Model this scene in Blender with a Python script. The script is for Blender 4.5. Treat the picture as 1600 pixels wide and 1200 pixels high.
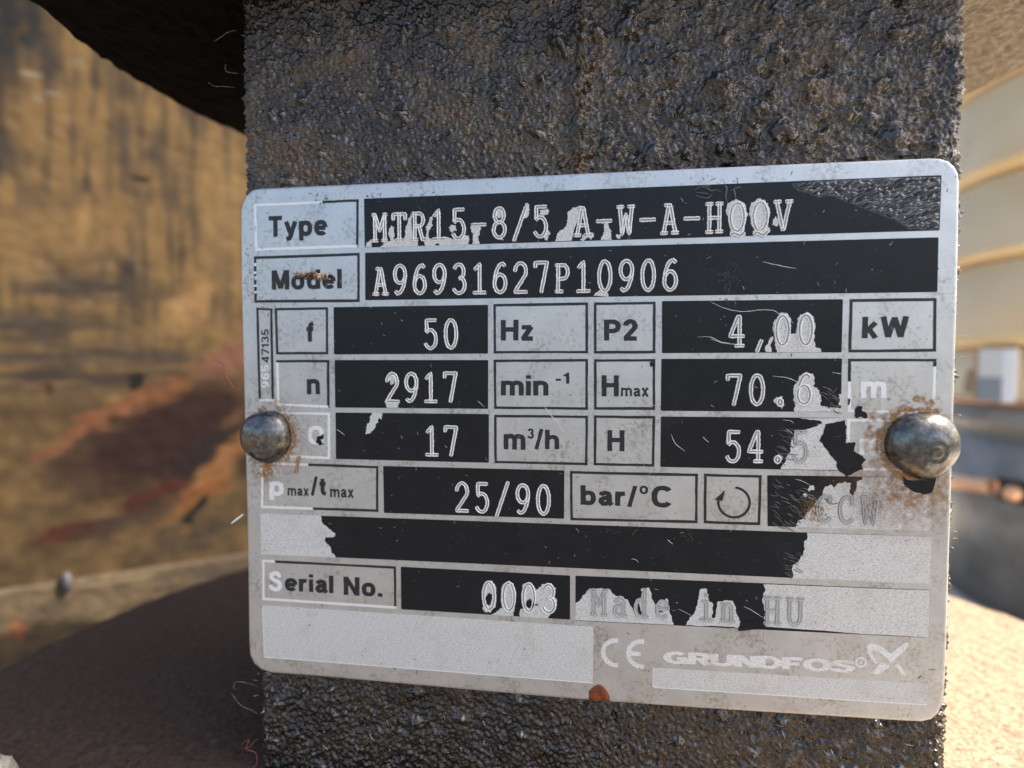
import bpy, bmesh, math, random
import numpy as np
from mathutils import Vector, Matrix
from mathutils.geometry import tessellate_polygon

MM = 0.001                      # every drawing below is in millimetres
for o in list(bpy.data.objects):
    bpy.data.objects.remove(o)
SC = bpy.context.scene
COL = SC.collection

# ------------------------------------------------------------------ camera
cam_data = bpy.data.cameras.new('camera')
cam = bpy.data.objects.new('camera', cam_data)
COL.objects.link(cam)
cam_data.sensor_width = 36.0
cam_data.lens = 36.0 * 900.0 / 1600.0
cam_data.clip_start = 0.004
cam_data.clip_end = 60.0
cam.matrix_world = Matrix((
    (0.99105279, -0.00277031, 0.13344169, 2.79321614 * MM),
    (0.13344696, 0.03931820, -0.99027571, -82.29198848 * MM),
    (-0.00250332, 0.99922290, 0.03933610, 11.15249109 * MM),
    (0, 0, 0, 1)))
cam_data.dof.use_dof = True
cam_data.dof.focus_distance = 80.5 * MM
cam_data.dof.aperture_fstop = 11.5
SC.camera = cam

# ------------------------------------------------------------------ light
SUN = Vector((0.69, 0.018, 0.83)).normalized()
world = bpy.data.worlds.new('World')
SC.world = world
world.use_nodes = True
wn = world.node_tree.nodes
sky = wn.new('ShaderNodeTexSky')
sky.sky_type = 'NISHITA'
sky.sun_disc = False
sky.air_density = 1.0
sky.dust_density = 4.0
sky.ozone_density = 0.6
sky.sun_elevation = math.asin(SUN.z)
sky.sun_rotation = math.atan2(SUN.x, SUN.y)
bg = wn['Background']
bg.inputs['Strength'].default_value = 0.07
world.node_tree.links.new(sky.outputs[0], bg.inputs['Color'])

sun_data = bpy.data.lights.new('sun', 'SUN')
sun_data.energy = 3.1
sun_data.angle = math.radians(0.5)
sun_data.color = (1.0, 0.90, 0.76)
sun = bpy.data.objects.new('sun', sun_data)
COL.objects.link(sun)
sun.rotation_euler = SUN.to_track_quat('Z', 'Y').to_euler()

SC.render.engine = 'CYCLES'
SC.view_settings.view_transform = 'Standard'
SC.view_settings.look = 'None'
SC.view_settings.exposure = 2.2
SC.view_settings.gamma = 1.0

# ------------------------------------------------------------------ drawing of the plate (mm, origin at its middle, x right, z up)
DRAW = {'bares': [[(-47.66, -26.69), (3.47, -27.07), (3.38, -35.4), (-47.49, -34.97)], [(11.83, -32.45), (47.87, -32.19), (47.72, -35.12), (11.8, -35.39)]],
 'blister': [(29.34, 34.75), (30.16, 33.77), (31.38, 33.4), (32.8, 32.71), (34.19, 32.97), (37.39, 31.59), (40.36, 30.33), (42.33, 29.43), (43.91, 28.3), (47.75, 28.03),
             (47.77, 34.94), (32.15, 35.01)],
 'boxes': {'bar': [(0.04, -4.55), (17.76, -4.52), (17.79, -11.48), (0.12, -11.69)],
           'f': [(-44.61, 19.33), (-36.1, 19.33), (-36.16, 12.26), (-44.56, 12.29)],
           'flow': [(-10.93, 3.41), (2.59, 3.41), (2.54, -3.68), (-10.91, -3.67)],
           'h': [(3.42, 3.48), (11.91, 3.46), (11.85, -3.69), (3.4, -3.66)],
           'hmax': [(3.39, 11.42), (11.87, 11.44), (11.9, 4.31), (3.42, 4.28)],
           'hz': [(-10.98, 19.41), (2.55, 19.43), (2.57, 12.26), (-10.96, 12.28)],
           'kw': [(37.04, 19.3), (47.65, 19.26), (47.75, 12.29), (37.01, 12.24)],
           'm1': [(36.99, 11.39), (47.82, 11.35), (47.8, 4.12), (37.08, 4.25)],
           'm2': [(37.04, 3.37), (47.7, 3.28), (47.64, -3.64), (37.06, -3.58)],
           'min': [(-10.97, 11.4), (2.57, 11.47), (2.59, 4.23), (-10.93, 4.27)],
           'model': [(-47.86, 27.18), (-31.03, 27.28), (-31.12, 20.03), (-47.93, 20.19)],
           'n': [(-44.58, 11.44), (-36.03, 11.42), (-36.09, 4.18), (-44.54, 4.47)],
           'p': [(-47.4, -4.22), (-28.52, -4.48), (-28.6, -11.43), (-47.5, -11.42)],
           'p2': [(3.37, 19.41), (11.86, 19.38), (11.87, 12.24), (3.39, 12.21)],
           'q': [(-44.56, 3.52), (-36.05, 3.5), (-36.16, -3.6), (-44.7, -3.42)],
           'rot': [(18.58, -4.5), (26.21, -4.54), (26.14, -11.46), (18.61, -11.46)],
           'serial': [(-47.51, -19.52), (-25.95, -19.59), (-25.95, -26.07), (-47.59, -25.88)],
           'side': [(-47.63, 19.45), (-45.03, 19.27), (-45.05, 5.14), (-47.52, 5.12)],
           'type': [(-47.74, 35.07), (-31.07, 35.13), (-31.21, 28.1), (-47.63, 28.03)]},
 'ce': [(4.51, -30.71), (6.96, -30.55), (5.7, -28.55), (5.72, -32.79), (8.08, -30.66), (10.59, -30.49), (9.3, -28.47), (9.33, -32.77)],
 'drop': [(2.81, -36.58), (3.49, -35.82), (4.41, -35.45), (5.09, -35.94), (5.67, -36.84), (5.83, -37.53), (5.67, -37.85), (3.04, -37.91), (2.86, -37.29)],
 'fields': {'f': [(-35.21, 19.32), (-11.76, 19.31), (-11.79, 12.28), (-35.25, 12.25)],
            'head': [(12.67, 3.4), (36.22, 3.45), (36.07, -3.69), (12.66, -3.69)],
            'long': [(-47.62, -12.3), (47.77, -12.25), (47.72, -18.6), (-47.65, -18.62)],
            'maxhead': [(12.68, 11.44), (36.23, 11.43), (36.22, 4.24), (12.66, 4.2)],
            'model': [(-30.18, 27.26), (47.68, 27.12), (47.72, 20.05), (-30.25, 20.28)],
            'n': [(-35.16, 11.42), (-11.75, 11.35), (-11.82, 4.26), (-35.19, 4.26)],
            'number': [(-25.2, -19.6), (0.09, -19.74), (0.1, -26.19), (-25.2, -26.08)],
            'origin': [(0.87, -19.72), (47.78, -19.42), (47.7, -25.87), (0.84, -26.29)],
            'power': [(12.71, 19.44), (36.2, 19.31), (36.17, 12.24), (12.76, 12.24)],
            'pressure': [(-27.77, -4.44), (-0.75, -4.49), (-0.79, -11.49), (-27.73, -11.52)],
            'q': [(-35.15, 3.51), (-11.7, 3.5), (-11.73, -3.62), (-35.19, -3.53)],
            'turn': [(26.94, -4.52), (47.68, -4.32), (47.81, -11.45), (27.09, -11.56)],
            'type': [(-30.25, 35.17), (47.85, 35.08), (47.79, 28.01), (-30.22, 28.03)]},
 'hairs': [[(-52.85, 58.99), (-52.2, 59.89), (-51.13, 60.48), (-49.77, 60.75)], [(-51.35, 55.74), (-51.47, 54.99), (-50.96, 54.57), (-49.49, 54.38)],
           [(-54.05, 53.05), (-53.11, 52.61), (-52.06, 52.54), (-49.86, 52.21)],
           [(-54.43, 11.52), (-53.58, 11.22), (-52.94, 10.72), (-52.86, 9.73), (-52.34, 8.93), (-51.72, 7.74), (-51.09, 7.14), (-50.03, 6.85)],
           [(-52.0, -13.77), (-50.9, -12.92), (-50.03, -12.28)], [(-48.23, -39.14), (-49.42, -39.02), (-50.94, -38.71), (-52.03, -39.0), (-52.27, -39.85), (-51.51, -40.21)],
           [(-48.07, -41.81), (-49.58, -41.51), (-50.99, -41.31), (-52.65, -42.16)], [(-48.11, -43.67), (-49.08, -43.34), (-51.35, -42.58), (-52.84, -40.72)],
           [(-50.94, -48.59), (-49.94, -47.98), (-50.41, -49.48), (-49.0, -50.19), (-48.94, -52.06), (-50.82, -53.28)],
           [(-50.95, -49.32), (-49.74, -49.01), (-48.96, -48.1), (-48.19, -47.62)]],
 'islands': [[(34.05, 1.3), (34.33, 2.61), (36.7, 3.15), (36.96, 2.21), (36.9, 0.05), (38.11, 0.18), (37.93, -1.01), (38.74, -1.43), (39.49, -2.1), (38.96, -2.72), (39.18, -3.47),
              (38.08, -3.82), (37.09, -4.45), (36.68, -4.07), (36.06, -3.54), (35.84, -2.57), (34.81, -1.29), (33.97, 0.0), (33.56, 0.32)],
             [(38.03, 4.16), (37.92, 4.58), (38.41, 5.12), (38.81, 5.02), (38.82, 4.38), (39.42, 4.17), (39.54, 3.53), (39.14, 3.42), (38.83, 3.73), (38.24, 3.41), (37.93, 3.83)],
             [(-6.49, -24.39), (-5.79, -23.35), (-5.27, -24.08), (-4.38, -24.22), (-4.97, -24.42), (-5.79, -24.82)],
             [(-12.3, -23.87), (-11.94, -23.01), (-11.34, -23.1), (-11.59, -24.66), (-11.95, -24.73)],
             [(-38.21, -0.34), (-37.04, 0.29), (-37.19, -0.57), (-37.7, -0.58), (-37.07, -1.3), (-37.71, -1.55), (-38.35, -1.07)],
             [(43.95, -4.11), (44.85, -4.73), (46.61, -4.69), (48.15, -4.01), (47.9, -5.51), (47.72, -6.26), (46.66, -6.61), (45.48, -6.32), (44.78, -5.8), (44.28, -5.39)],
             [(23.63, -25.22), (23.37, -26.42), (26.97, -25.75), (26.81, -25.04), (25.22, -24.9)], [(10.98, 10.95), (11.53, 11.11), (11.7, 10.4), (11.2, 10.35)],
             [(37.05, 5.97), (37.33, 6.08), (37.27, 5.22), (37.11, 5.22)]],
 'lumps': [(20.1, 49.2, 1.1, 0.9), (21.2, 48.3, 0.8, 0.7), (28.1, 42.4, 0.9, 0.9), (29.6, 41.8, 0.7, 0.8), (24.0, 42.8, 0.8, 0.7), (24.9, 40.0, 0.5, 0.7), (-25.0, 47.6, 0.7, 0.6),
           (-24.2, 46.8, 0.5, 0.5), (12.4, 48.0, 0.7, 0.6), (10.9, 47.2, 0.6, 0.5), (7.7, 57.5, 0.8, 0.5), (8.7, 56.8, 0.6, 0.5), (2.4, 40.5, 0.6, 0.6), (5.3, 41.6, 0.8, 0.6),
           (7.5, 41.3, 0.8, 0.5), (11.4, 40.4, 0.8, 0.6), (-10.2, 47.4, 0.5, 0.4), (-3.3, 44.8, 0.6, 0.4), (-6.9, 50.8, 0.5, 0.4), (-11.1, 57.8, 0.5, 0.4), (-17.6, 59.2, 0.6, 0.4),
           (37.2, 44.2, 0.9, 0.6), (39.6, 43.2, 0.8, 0.6), (42.8, 40.5, 1.0, 0.7), (42.9, 54.1, 0.8, 0.5), (44.8, 54.4, 0.8, 0.5), (47.5, 53.0, 0.9, 0.5), (33.9, 50.2, 0.9, -0.6),
           (32.7, 49.5, 0.6, -0.5), (25.8, 45.7, 0.7, 0.5), (31.6, 39.7, 0.6, 0.5), (20.0, 44.8, 0.4, 0.5), (-31.3, 50.6, 0.6, 0.4), (-40.4, 50.2, 0.6, 0.5),
           (-37.5, 42.4, 0.5, 0.5), (-39.2, 59.5, 0.5, 0.4), (21.6, 47.2, 0.6, 0.4), (-23.4, -44.1, 0.7, 0.5), (-13.4, -42.3, 0.7, 0.4), (15.6, -43.7, 0.6, 0.4)],
 'mat_rect': None,
 'outline': [(-46.99, 37.39), (-41.13, 37.41), (-27.16, 37.4), (0.83, 37.44), (29.7, 37.42), (43.89, 37.37), (46.57, 37.38), (47.72, 37.25), (48.64, 36.9), (49.41, 36.13),
             (49.89, 35.21), (50.04, 34.07), (50.16, 19.7), (50.13, 4.69), (50.09, -8.85), (50.05, -26.05), (49.98, -32.32), (49.84, -34.6), (49.28, -36.14), (48.44, -37.08),
             (47.18, -37.49), (44.0, -37.58), (35.87, -37.67), (18.92, -37.9), (0.97, -38.01), (-18.08, -37.77), (-39.35, -37.44), (-46.33, -37.46), (-48.04, -37.05),
             (-49.31, -36.11), (-49.93, -34.82), (-50.04, -32.89), (-49.88, -15.14), (-49.98, 3.82), (-50.04, 22.46), (-49.86, 34.07), (-49.59, 35.22), (-48.89, 36.44),
             (-48.03, 37.17)],
 'peels': [('type', [(-30.1, 28.08), (-29.97, 28.78), (-29.22, 29.22), (-28.93, 28.82), (-29.11, 28.05)]),
           ('type',
            [(-27.88, 28.01), (-27.14, 28.81), (-26.16, 28.9), (-26.64, 29.73), (-26.13, 31.11), (-25.65, 30.86), (-25.79, 29.12), (-24.09, 29.14), (-24.03, 30.11),
             (-23.57, 31.95), (-23.08, 32.74), (-22.85, 32.27), (-23.05, 30.77), (-22.88, 28.91), (-22.16, 28.71), (-22.04, 28.08), (-22.53, 27.86), (-27.51, 28.0)]),
           ('type',
            [(-21.43, 28.87), (-21.19, 28.98), (-20.7, 30.0), (-20.94, 30.7), (-20.32, 32.06), (-19.6, 32.61), (-19.97, 31.59), (-19.81, 30.9), (-20.46, 30.0), (-20.35, 29.07),
             (-19.15, 28.85), (-18.99, 28.45), (-19.52, 27.94), (-20.96, 27.98)]),
           ('type',
            [(-19.16, 28.69), (-18.92, 28.91), (-17.96, 29.23), (-17.49, 29.1), (-16.89, 28.85), (-15.95, 28.89), (-15.12, 29.37), (-14.53, 29.3), (-14.58, 28.02), (-17.14, 28.0),
             (-18.8, 27.98)]),
           ('type', [(-17.48, 30.59), (-17.12, 30.92), (-16.41, 30.78), (-16.29, 30.09), (-16.89, 29.77), (-17.36, 30.13)]),
           ('type', [(-14.29, 30.48), (-13.82, 30.69), (-12.76, 30.61), (-12.84, 29.98), (-13.17, 29.08), (-12.94, 28.04), (-14.02, 28.07), (-13.87, 29.56)]),
           ('type', [(-10.89, 31.96), (-10.66, 32.97), (-9.5, 32.93), (-9.27, 31.9), (-10.08, 31.59)]), ('type', [(-10.56, 29.22), (-9.63, 29.31), (-9.52, 28.4), (-10.21, 28.53)]),
           ('type', [(-6.28, 33.59), (-5.76, 33.35), (-5.67, 32.67), (-6.06, 31.56), (-6.51, 31.46)]),
           ('type', [(-4.35, 32.62), (-3.1, 32.69), (-3.1, 31.9), (-3.66, 31.7), (-4.35, 31.84)]),
           ('type', [(-3.44, 30.12), (-2.76, 29.09), (-3.1, 28.99), (-3.26, 28.21), (-3.55, 28.33), (-3.78, 29.01)]),
           ('type', [(-2.08, 28.1), (-1.85, 28.95), (-0.5, 30.25), (-0.39, 31.92), (0.17, 32.45), (0.84, 32.76), (1.51, 32.96), (1.29, 31.52), (0.51, 29.32), (0.17, 28.1)]),
           ('type', [(1.29, 28.18), (1.74, 28.84), (3.19, 29.12), (3.34, 28.56), (2.97, 28.13), (2.63, 28.76), (2.07, 28.16)]),
           ('type', [(3.73, 30.88), (5.5, 30.66), (5.39, 29.83), (5.73, 29.37), (5.84, 28.04), (4.3, 28.09), (4.73, 29.41), (4.84, 30.4)]),
           ('type', [(6.43, 28.8), (7.16, 28.78), (7.01, 28.19), (6.61, 28.2)]),
           ('type', [(21.16, 31.03), (21.35, 32.52), (22.38, 33.02), (23.53, 32.33), (23.96, 30.92), (23.57, 29.44), (23.69, 28.02), (21.61, 28.08), (21.81, 29.07)]),
           ('type',
            [(24.07, 30.92), (24.36, 32.51), (25.38, 33.01), (26.52, 32.32), (26.84, 31.03), (26.46, 29.56), (26.88, 28.69), (26.37, 28.0), (24.56, 28.06), (24.82, 28.86)]),
           ('type', [(27.07, 29.43), (27.57, 30.58), (27.99, 29.72), (27.79, 29.25)]), ('model', [(3.21, 20.31), (3.99, 20.97), (5.21, 21.06), (5.37, 20.16)]),
           ('n', [(-27.25, 8.78), (-26.25, 9.73), (-25.52, 9.26), (-25.53, 8.31), (-26.4, 7.6), (-26.51, 8.31)]),
           ('n', [(-27.41, 5.33), (-25.06, 5.46), (-25.32, 4.75), (-25.27, 4.32), (-27.05, 4.3)]),
           ('q',
            [(-29.3, 3.52), (-27.75, 3.49), (-27.94, 2.57), (-28.31, 2.81), (-28.44, 2.09), (-28.82, 1.84), (-29.08, 1.12), (-29.83, 0.39), (-30.46, 0.33), (-30.37, 1.34),
             (-29.81, 2.07), (-29.68, 3.03)]),
           ('power', [(26.38, 12.66), (26.89, 13.85), (27.39, 14.45), (27.5, 14.28), (27.1, 13.2), (27.26, 12.33), (26.49, 12.33)]),
           ('power',
            [(27.94, 12.28), (27.71, 13.63), (27.38, 15.14), (27.57, 16.65), (28.17, 17.51), (28.99, 17.6), (29.61, 16.95), (29.73, 15.77), (29.65, 14.8), (30.26, 14.79),
             (30.44, 16.19), (30.83, 17.36), (31.84, 17.63), (32.57, 16.81), (32.7, 15.09), (32.62, 13.81), (32.83, 12.95), (33.34, 12.84), (33.55, 12.26)]),
           ('maxhead', [(27.62, 5.7), (27.93, 6.24), (28.75, 6.36), (28.97, 5.38), (28.67, 4.61), (28.15, 4.94)]),
           ('maxhead',
            [(30.33, 4.24), (30.42, 4.95), (30.2, 6.04), (30.37, 7.99), (30.86, 9.07), (31.77, 9.61), (32.59, 9.4), (32.81, 8.64), (32.62, 7.78), (33.44, 7.14), (33.66, 6.27),
             (33.58, 5.19), (34.49, 4.99), (34.6, 4.73), (36.27, 4.74), (36.24, 4.29)]),
           ('maxhead', [(35.87, 6.61), (36.28, 6.61), (36.3, 5.22), (35.9, 5.21)]),
           ('head',
            [(28.69, -3.64), (29.29, -2.05), (29.9, -1.16), (30.03, 0.59), (30.37, 1.47), (32.1, 1.93), (33.92, 2.78), (33.72, 3.03), (31.06, 3.35), (36.24, 3.41), (36.18, 3.02),
             (34.33, 2.61), (34.05, 1.3), (33.56, 0.32), (33.97, 0.0), (34.81, -1.29), (35.84, -2.57), (36.06, -3.6)]),
           ('head', [(27.84, -1.97), (28.35, -1.58), (28.98, -1.94), (28.68, -2.5), (28.05, -2.47)]),
           ('turn',
            [(30.68, -11.58), (30.98, -10.69), (31.9, -10.32), (32.09, -9.66), (32.9, -8.53), (33.69, -7.41), (34.09, -6.97), (34.38, -5.87), (34.99, -5.63), (35.5, -6.05),
             (36.1, -5.39), (36.9, -5.15), (37.71, -5.34), (37.53, -6.22), (37.84, -7.08), (38.33, -6.19), (38.41, -5.11), (39.1, -4.77), (39.0, -4.44), (47.65, -4.32),
             (47.79, -11.45)]),
           ('turn', [(32.14, -6.36), (32.44, -5.81), (32.95, -5.79), (33.06, -6.34), (32.45, -6.62)]), ('turn', [(31.54, -7.04), (31.94, -6.81), (32.22, -7.13), (31.85, -7.36)]),
           ('long',
            [(-47.62, -12.3), (-37.76, -12.27), (-37.4, -13.44), (-36.13, -14.38), (-35.44, -15.09), (-35.63, -15.47), (-37.04, -15.52), (-37.23, -16.02), (-36.29, -16.97),
             (-36.18, -17.83), (-35.42, -18.66), (-47.65, -18.64)]),
           ('long', [(32.24, -12.29), (32.35, -12.84), (31.85, -13.63), (31.82, -15.29), (30.45, -16.79), (30.42, -18.75), (47.72, -18.6), (47.77, -12.25)]),
           ('number',
            [(-12.85, -23.78), (-12.7, -22.09), (-12.05, -21.05), (-11.33, -21.07), (-10.74, -22.23), (-10.8, -24.86), (-11.59, -25.86), (-12.24, -25.85), (-12.79, -25.16),
             (-12.07, -24.57), (-11.59, -24.66), (-11.27, -23.09), (-11.75, -22.81), (-12.06, -23.25)]),
           ('number', [(-11.47, -26.12), (-9.8, -25.04), (-9.99, -23.15), (-9.67, -21.46), (-8.96, -20.95), (-8.13, -21.27), (-7.78, -22.79), (-7.95, -24.94), (-8.15, -26.22)]),
           ('number',
            [(-7.25, -26.21), (-7.08, -25.01), (-6.49, -25.15), (-6.96, -22.99), (-6.72, -21.31), (-5.9, -20.99), (-5.08, -21.59), (-4.96, -22.41), (-4.85, -22.05),
             (-4.38, -21.67), (-4.03, -21.18), (-2.75, -21.0), (-1.94, -21.66), (-2.29, -22.51), (-1.82, -23.89), (-2.17, -24.97), (-3.1, -26.16)]),
           ('origin',
            [(0.85, -26.21), (0.87, -23.75), (1.4, -23.37), (1.86, -22.52), (2.31, -22.27), (2.77, -21.54), (5.72, -21.39), (6.4, -22.17), (7.52, -22.34), (8.2, -22.77),
             (9.33, -24.91), (10.22, -24.86), (9.76, -23.03), (10.42, -21.15), (11.31, -20.99), (11.54, -22.25), (12.44, -24.27), (13.21, -24.5), (12.43, -22.89), (13.74, -22.36),
             (14.2, -24.63), (14.65, -25.98), (14.65, -26.1)]),
           ('origin',
            [(16.28, -26.02), (16.83, -24.94), (17.56, -23.98), (17.9, -22.59), (18.14, -20.94), (19.09, -20.71), (19.37, -22.29), (19.95, -22.71), (19.87, -24.76), (20.3, -24.74),
             (20.58, -22.45), (22.63, -22.25), (23.07, -23.22), (23.3, -24.34), (23.74, -25.22), (23.42, -26.01)]),
           ('origin', [(26.63, -19.65), (26.81, -20.76), (26.56, -22.13), (26.78, -23.24), (26.74, -24.36), (26.96, -25.59), (47.7, -25.83), (47.76, -19.46)])],
 'reg': ((39.4, -29.77), 0.78),
 'rivets': [(-46.27, -0.49), (45.76, 0.07)],
 'rot': [(22.61, -8.41), 2.08, [(21.43, -6.73), (20.01, -8.11), (21.08, -8.28)]],
 'scratches': [[(19.18, 19.27), (20.46, 18.59), (22.15, 18.02), (23.82, 17.83), (25.48, 18.02), (27.34, 17.95), (28.38, 17.29), (30.03, 16.19)],
               [(19.24, 14.17), (20.51, 13.68), (21.99, 13.45), (23.46, 13.26)], [(27.47, 9.07), (29.12, 8.86), (30.16, 8.53), (30.98, 7.99)],
               [(26.01, 24.5), (28.07, 23.95), (30.22, 23.51)], [(-3.67, 4.8), (-2.75, 3.54), (-1.84, 2.4)],
               [(-3.56, 4.5), (-2.53, 3.2), (-1.61, 2.29), (-1.27, 1.49), (-0.7, 0.92)], [(14.1, 0.91), (14.66, -0.32), (15.97, -1.42)], [(18.31, 0.63), (19.18, -0.13)],
               [(0.08, 15.17), (0.87, 14.6), (1.32, 14.15)], [(17.53, 14.47), (19.24, 14.39), (20.51, 13.79), (21.78, 13.56)], [(30.58, -4.98), (31.4, -5.18), (32.44, -5.7)],
               [(31.84, -7.03), (32.67, -7.55), (33.29, -7.76)], [(28.8, 3.09), (29.83, 2.99), (30.25, 2.67)], [(29.23, 1.89), (29.75, 1.57), (30.17, 1.14)],
               [(24.13, -22.93), (25.2, -23.44), (26.69, -24.37)], [(15.29, -23.77), (16.17, -24.17), (17.16, -24.69)], [(13.68, -13.9), (14.45, -14.56)],
               [(8.72, -16.97), (9.28, -16.95), (9.73, -17.39)], [(-35.0, 0.92), (-34.37, 0.57), (-33.74, 0.09)], [(0.56, 0.53), (1.8, 0.34)],
               [(35.02, 9.55), (35.82, 9.4), (36.33, 9.36)], [(45.88, 10.04), (47.04, 9.82)], [(41.65, 6.75), (42.84, 6.01), (43.84, 5.44)], [(31.37, -3.43), (31.99, -3.74)],
               [(-13.36, 5.42), (-12.3, 4.5)]],
 'side': [('47135', -46.94, -45.67, 11.01, 16.13, 0), ('965', -47.04, -45.77, 7.19, 10.72, 1)],
 'stamps': [('type', 'MTR15-8/5 A-W-A-HQQV', (-27.87, 28.97), (28.45, 28.68), 4.05), ('model', 'A96931627P10906', (-27.84, 21.14), (13.77, 20.96), 4.1),
            ('f', '50', (-20.28, 13.13), (-17.26, 13.14), 4.06), ('n', '2917', (-26.25, 5.24), (-17.39, 5.32), 4.11), ('q', '17', (-20.25, -2.61), (-17.36, -2.6), 4.12),
            ('pressure', '25/90', (-15.76, -10.81), (-3.77, -10.89), 4.09), ('power', '4,00', (22.67, 13.2), (31.55, 13.3), 3.94),
            ('maxhead', '70.6', (22.41, 5.15), (31.44, 5.31), 3.97), ('head', '54.5', (22.4, -2.67), (31.15, -2.53), 4.04), ('turn', 'CCW', (34.4, -10.68), (40.07, -10.74), 3.88),
            ('number', '0003', (-11.81, -25.35), (-2.98, -25.28), 4.04), ('origin', 'Made in HU', (4.23, -25.2), (30.85, -25.07), 3.92)],
 'straw': (-40.75, 24.68),
 'swoosh': [[(41.5, -29.87), (41.14, -29.77), (40.67, -29.17), (40.26, -28.4), (40.1, -27.81), (40.24, -27.27), (40.69, -27.08), (41.45, -27.23), (42.26, -27.67), (43.1, -28.34),
             (43.68, -27.79), (44.56, -27.03), (44.97, -26.71), (45.3, -26.72), (45.24, -27.25), (44.73, -27.97), (44.08, -28.67), (43.64, -29.2), (43.43, -29.68), (42.97, -29.33),
             (42.28, -28.71), (41.59, -28.15), (41.06, -27.97), (40.8, -28.07), (40.78, -28.4), (41.08, -29.04)],
            [(41.85, -29.62), (43.06, -30.1), (42.47, -30.63), (41.88, -31.31), (41.05, -31.32), (40.59, -31.2), (41.19, -30.66)],
            [(43.66, -29.94), (44.1, -29.63), (44.51, -30.13), (44.95, -30.84), (45.21, -31.31), (44.81, -31.26), (44.35, -30.8)]],
 'texts': [('type', 'Type', -45.35, -35.99, 29.33, 33.16, 0), ('model', 'Model', -45.04, -33.87, 22.04, 25.08, 0), ('f', 'f', -39.59, -38.37, 14.18, 17.21, 0),
           ('n', 'n', -39.67, -37.57, 6.25, 8.57, 0), ('q', 'Q', -39.61, -37.02, -1.54, 1.49, 1), ('hz', 'Hz', -9.9, -5.15, 14.1, 17.12, 0),
           ('p2', 'P2', 4.79, 9.43, 13.99, 17.01, 0), ('min', 'min', -9.93, -3.03, 6.23, 9.15, 0), ('min', '-1', -2.02, -0.07, 7.95, 9.5, 0),
           ('hmax', 'H', 4.48, 6.88, 6.18, 9.16, 0), ('hmax', 'max', 7.16, 10.97, 6.11, 7.48, 0), ('kw', 'kW', 38.66, 44.39, 13.95, 17.01, 0),
           ('m1', 'm', 38.66, 41.83, 6.14, 8.38, 1), ('m2', 'm', 38.58, 41.76, -1.53, 0.71, 1), ('flow', 'm', -9.54, -6.36, -1.62, 0.66, 0),
           ('flow', '3', -6.1, -5.11, -0.0, 1.48, 0), ('flow', '/h', -5.06, -1.49, -1.59, 1.46, 0), ('h', 'H', 5.3, 7.7, -1.59, 1.41, 0),
           ('p', 'p', -46.07, -43.67, -10.07, -7.19, 1), ('p', 'max', -43.07, -39.64, -9.4, -8.09, 0), ('p', '/t', -39.31, -36.84, -9.28, -6.23, 0),
           ('p', 'max', -36.21, -32.47, -9.46, -8.04, 0), ('bar', 'bar/', 1.55, 9.52, -9.53, -6.41, 0), ('bar', 'o', 9.83, 10.99, -7.6, -6.4, 0),
           ('bar', 'C', 11.48, 14.22, -9.43, -6.35, 0), ('serial', 'S', -46.46, -44.26, -24.43, -21.18, 1), ('serial', 'erial', -43.82, -35.9, -24.34, -21.47, 0),
           ('serial', 'No.', -34.26, -28.11, -24.41, -21.48, 0)],
 'twigs': [[(16.92, 34.42), (17.55, 34.83), (18.49, 34.68), (19.03, 34.23), (19.65, 34.35), (20.39, 34.02)], [(17.03, 33.77), (17.77, 33.42), (18.72, 33.31), (19.24, 33.79)],
           [(20.69, 34.95), (21.11, 34.57), (21.02, 33.39), (21.24, 32.53)], [(22.05, 34.42), (22.28, 33.13)], [(16.92, 34.1), (17.98, 33.99), (18.82, 33.81)],
           [(21.54, 34.12), (22.36, 34.52), (22.98, 34.6)], [(17.76, 34.93), (19.02, 34.94)]],
 'wm': [(13.24, -30.78), (38.63, -30.4), 1.87],
 'wordmark': (13.24, 38.63, -31.59, -29.6)}
RNG = random.Random(7)
NP = np.random.default_rng(11)

# ------------------------------------------------------------------ object helpers
def link(o, parent=None):
    COL.objects.link(o)
    if parent is not None:
        o.parent = parent
    return o

def empty(name, label, cat, loc=(0, 0, 0), group=None):
    o = bpy.data.objects.new(name, None)
    o.empty_display_size = 0.01
    o.location = Vector(loc) * MM
    o['label'] = label
    o['category'] = cat
    if group:
        o['group'] = group
    return link(o)

def tag(o, label, cat, kind=None):
    o['label'] = label
    o['category'] = cat
    if kind:
        o['kind'] = kind
    return o

def mesh_obj(name, verts, faces, mats, parent=None, smooth=False, mat_idx=None, colors=None, label=None):
    """verts in mm, world axes."""
    me = bpy.data.meshes.new(name)
    v = np.asarray(verts, dtype=np.float64) * MM
    if parent is not None:
        v = v - np.array(parent.matrix_basis.translation if parent.parent is None else
                         (parent.parent.matrix_basis.translation + parent.matrix_basis.translation))
    me.from_pydata(v.tolist(), [], faces)
    for m in (mats if isinstance(mats, (list, tuple)) else [mats]):
        me.materials.append(m)
    if mat_idx is not None:
        me.polygons.foreach_set('material_index', mat_idx)
    if smooth:
        me.polygons.foreach_set('use_smooth', [True] * len(me.polygons))
    if colors is not None:
        a = me.color_attributes.new('tint', 'FLOAT_COLOR', 'POINT')
        c = np.ones((len(v), 4), dtype=np.float32)
        c[:, :colors.shape[1]] = colors
        a.data.foreach_set('color', c.ravel())
    me.update()
    o = bpy.data.objects.new(name, me)
    if label:
        o['label'] = label
    return link(o, parent)

def grid_faces(nu, nv, wrap=False):
    """vertex (i, j) has index i * nv + j"""
    i = np.arange(nu if wrap else nu - 1)
    j = np.arange(nv - 1)
    I, J = np.meshgrid(i, j, indexing='ij')
    I2 = (I + 1) % nu
    f = np.stack([I * nv + J, I2 * nv + J, I2 * nv + J + 1, I * nv + J + 1], -1)
    return f.reshape(-1, 4).tolist()

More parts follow.
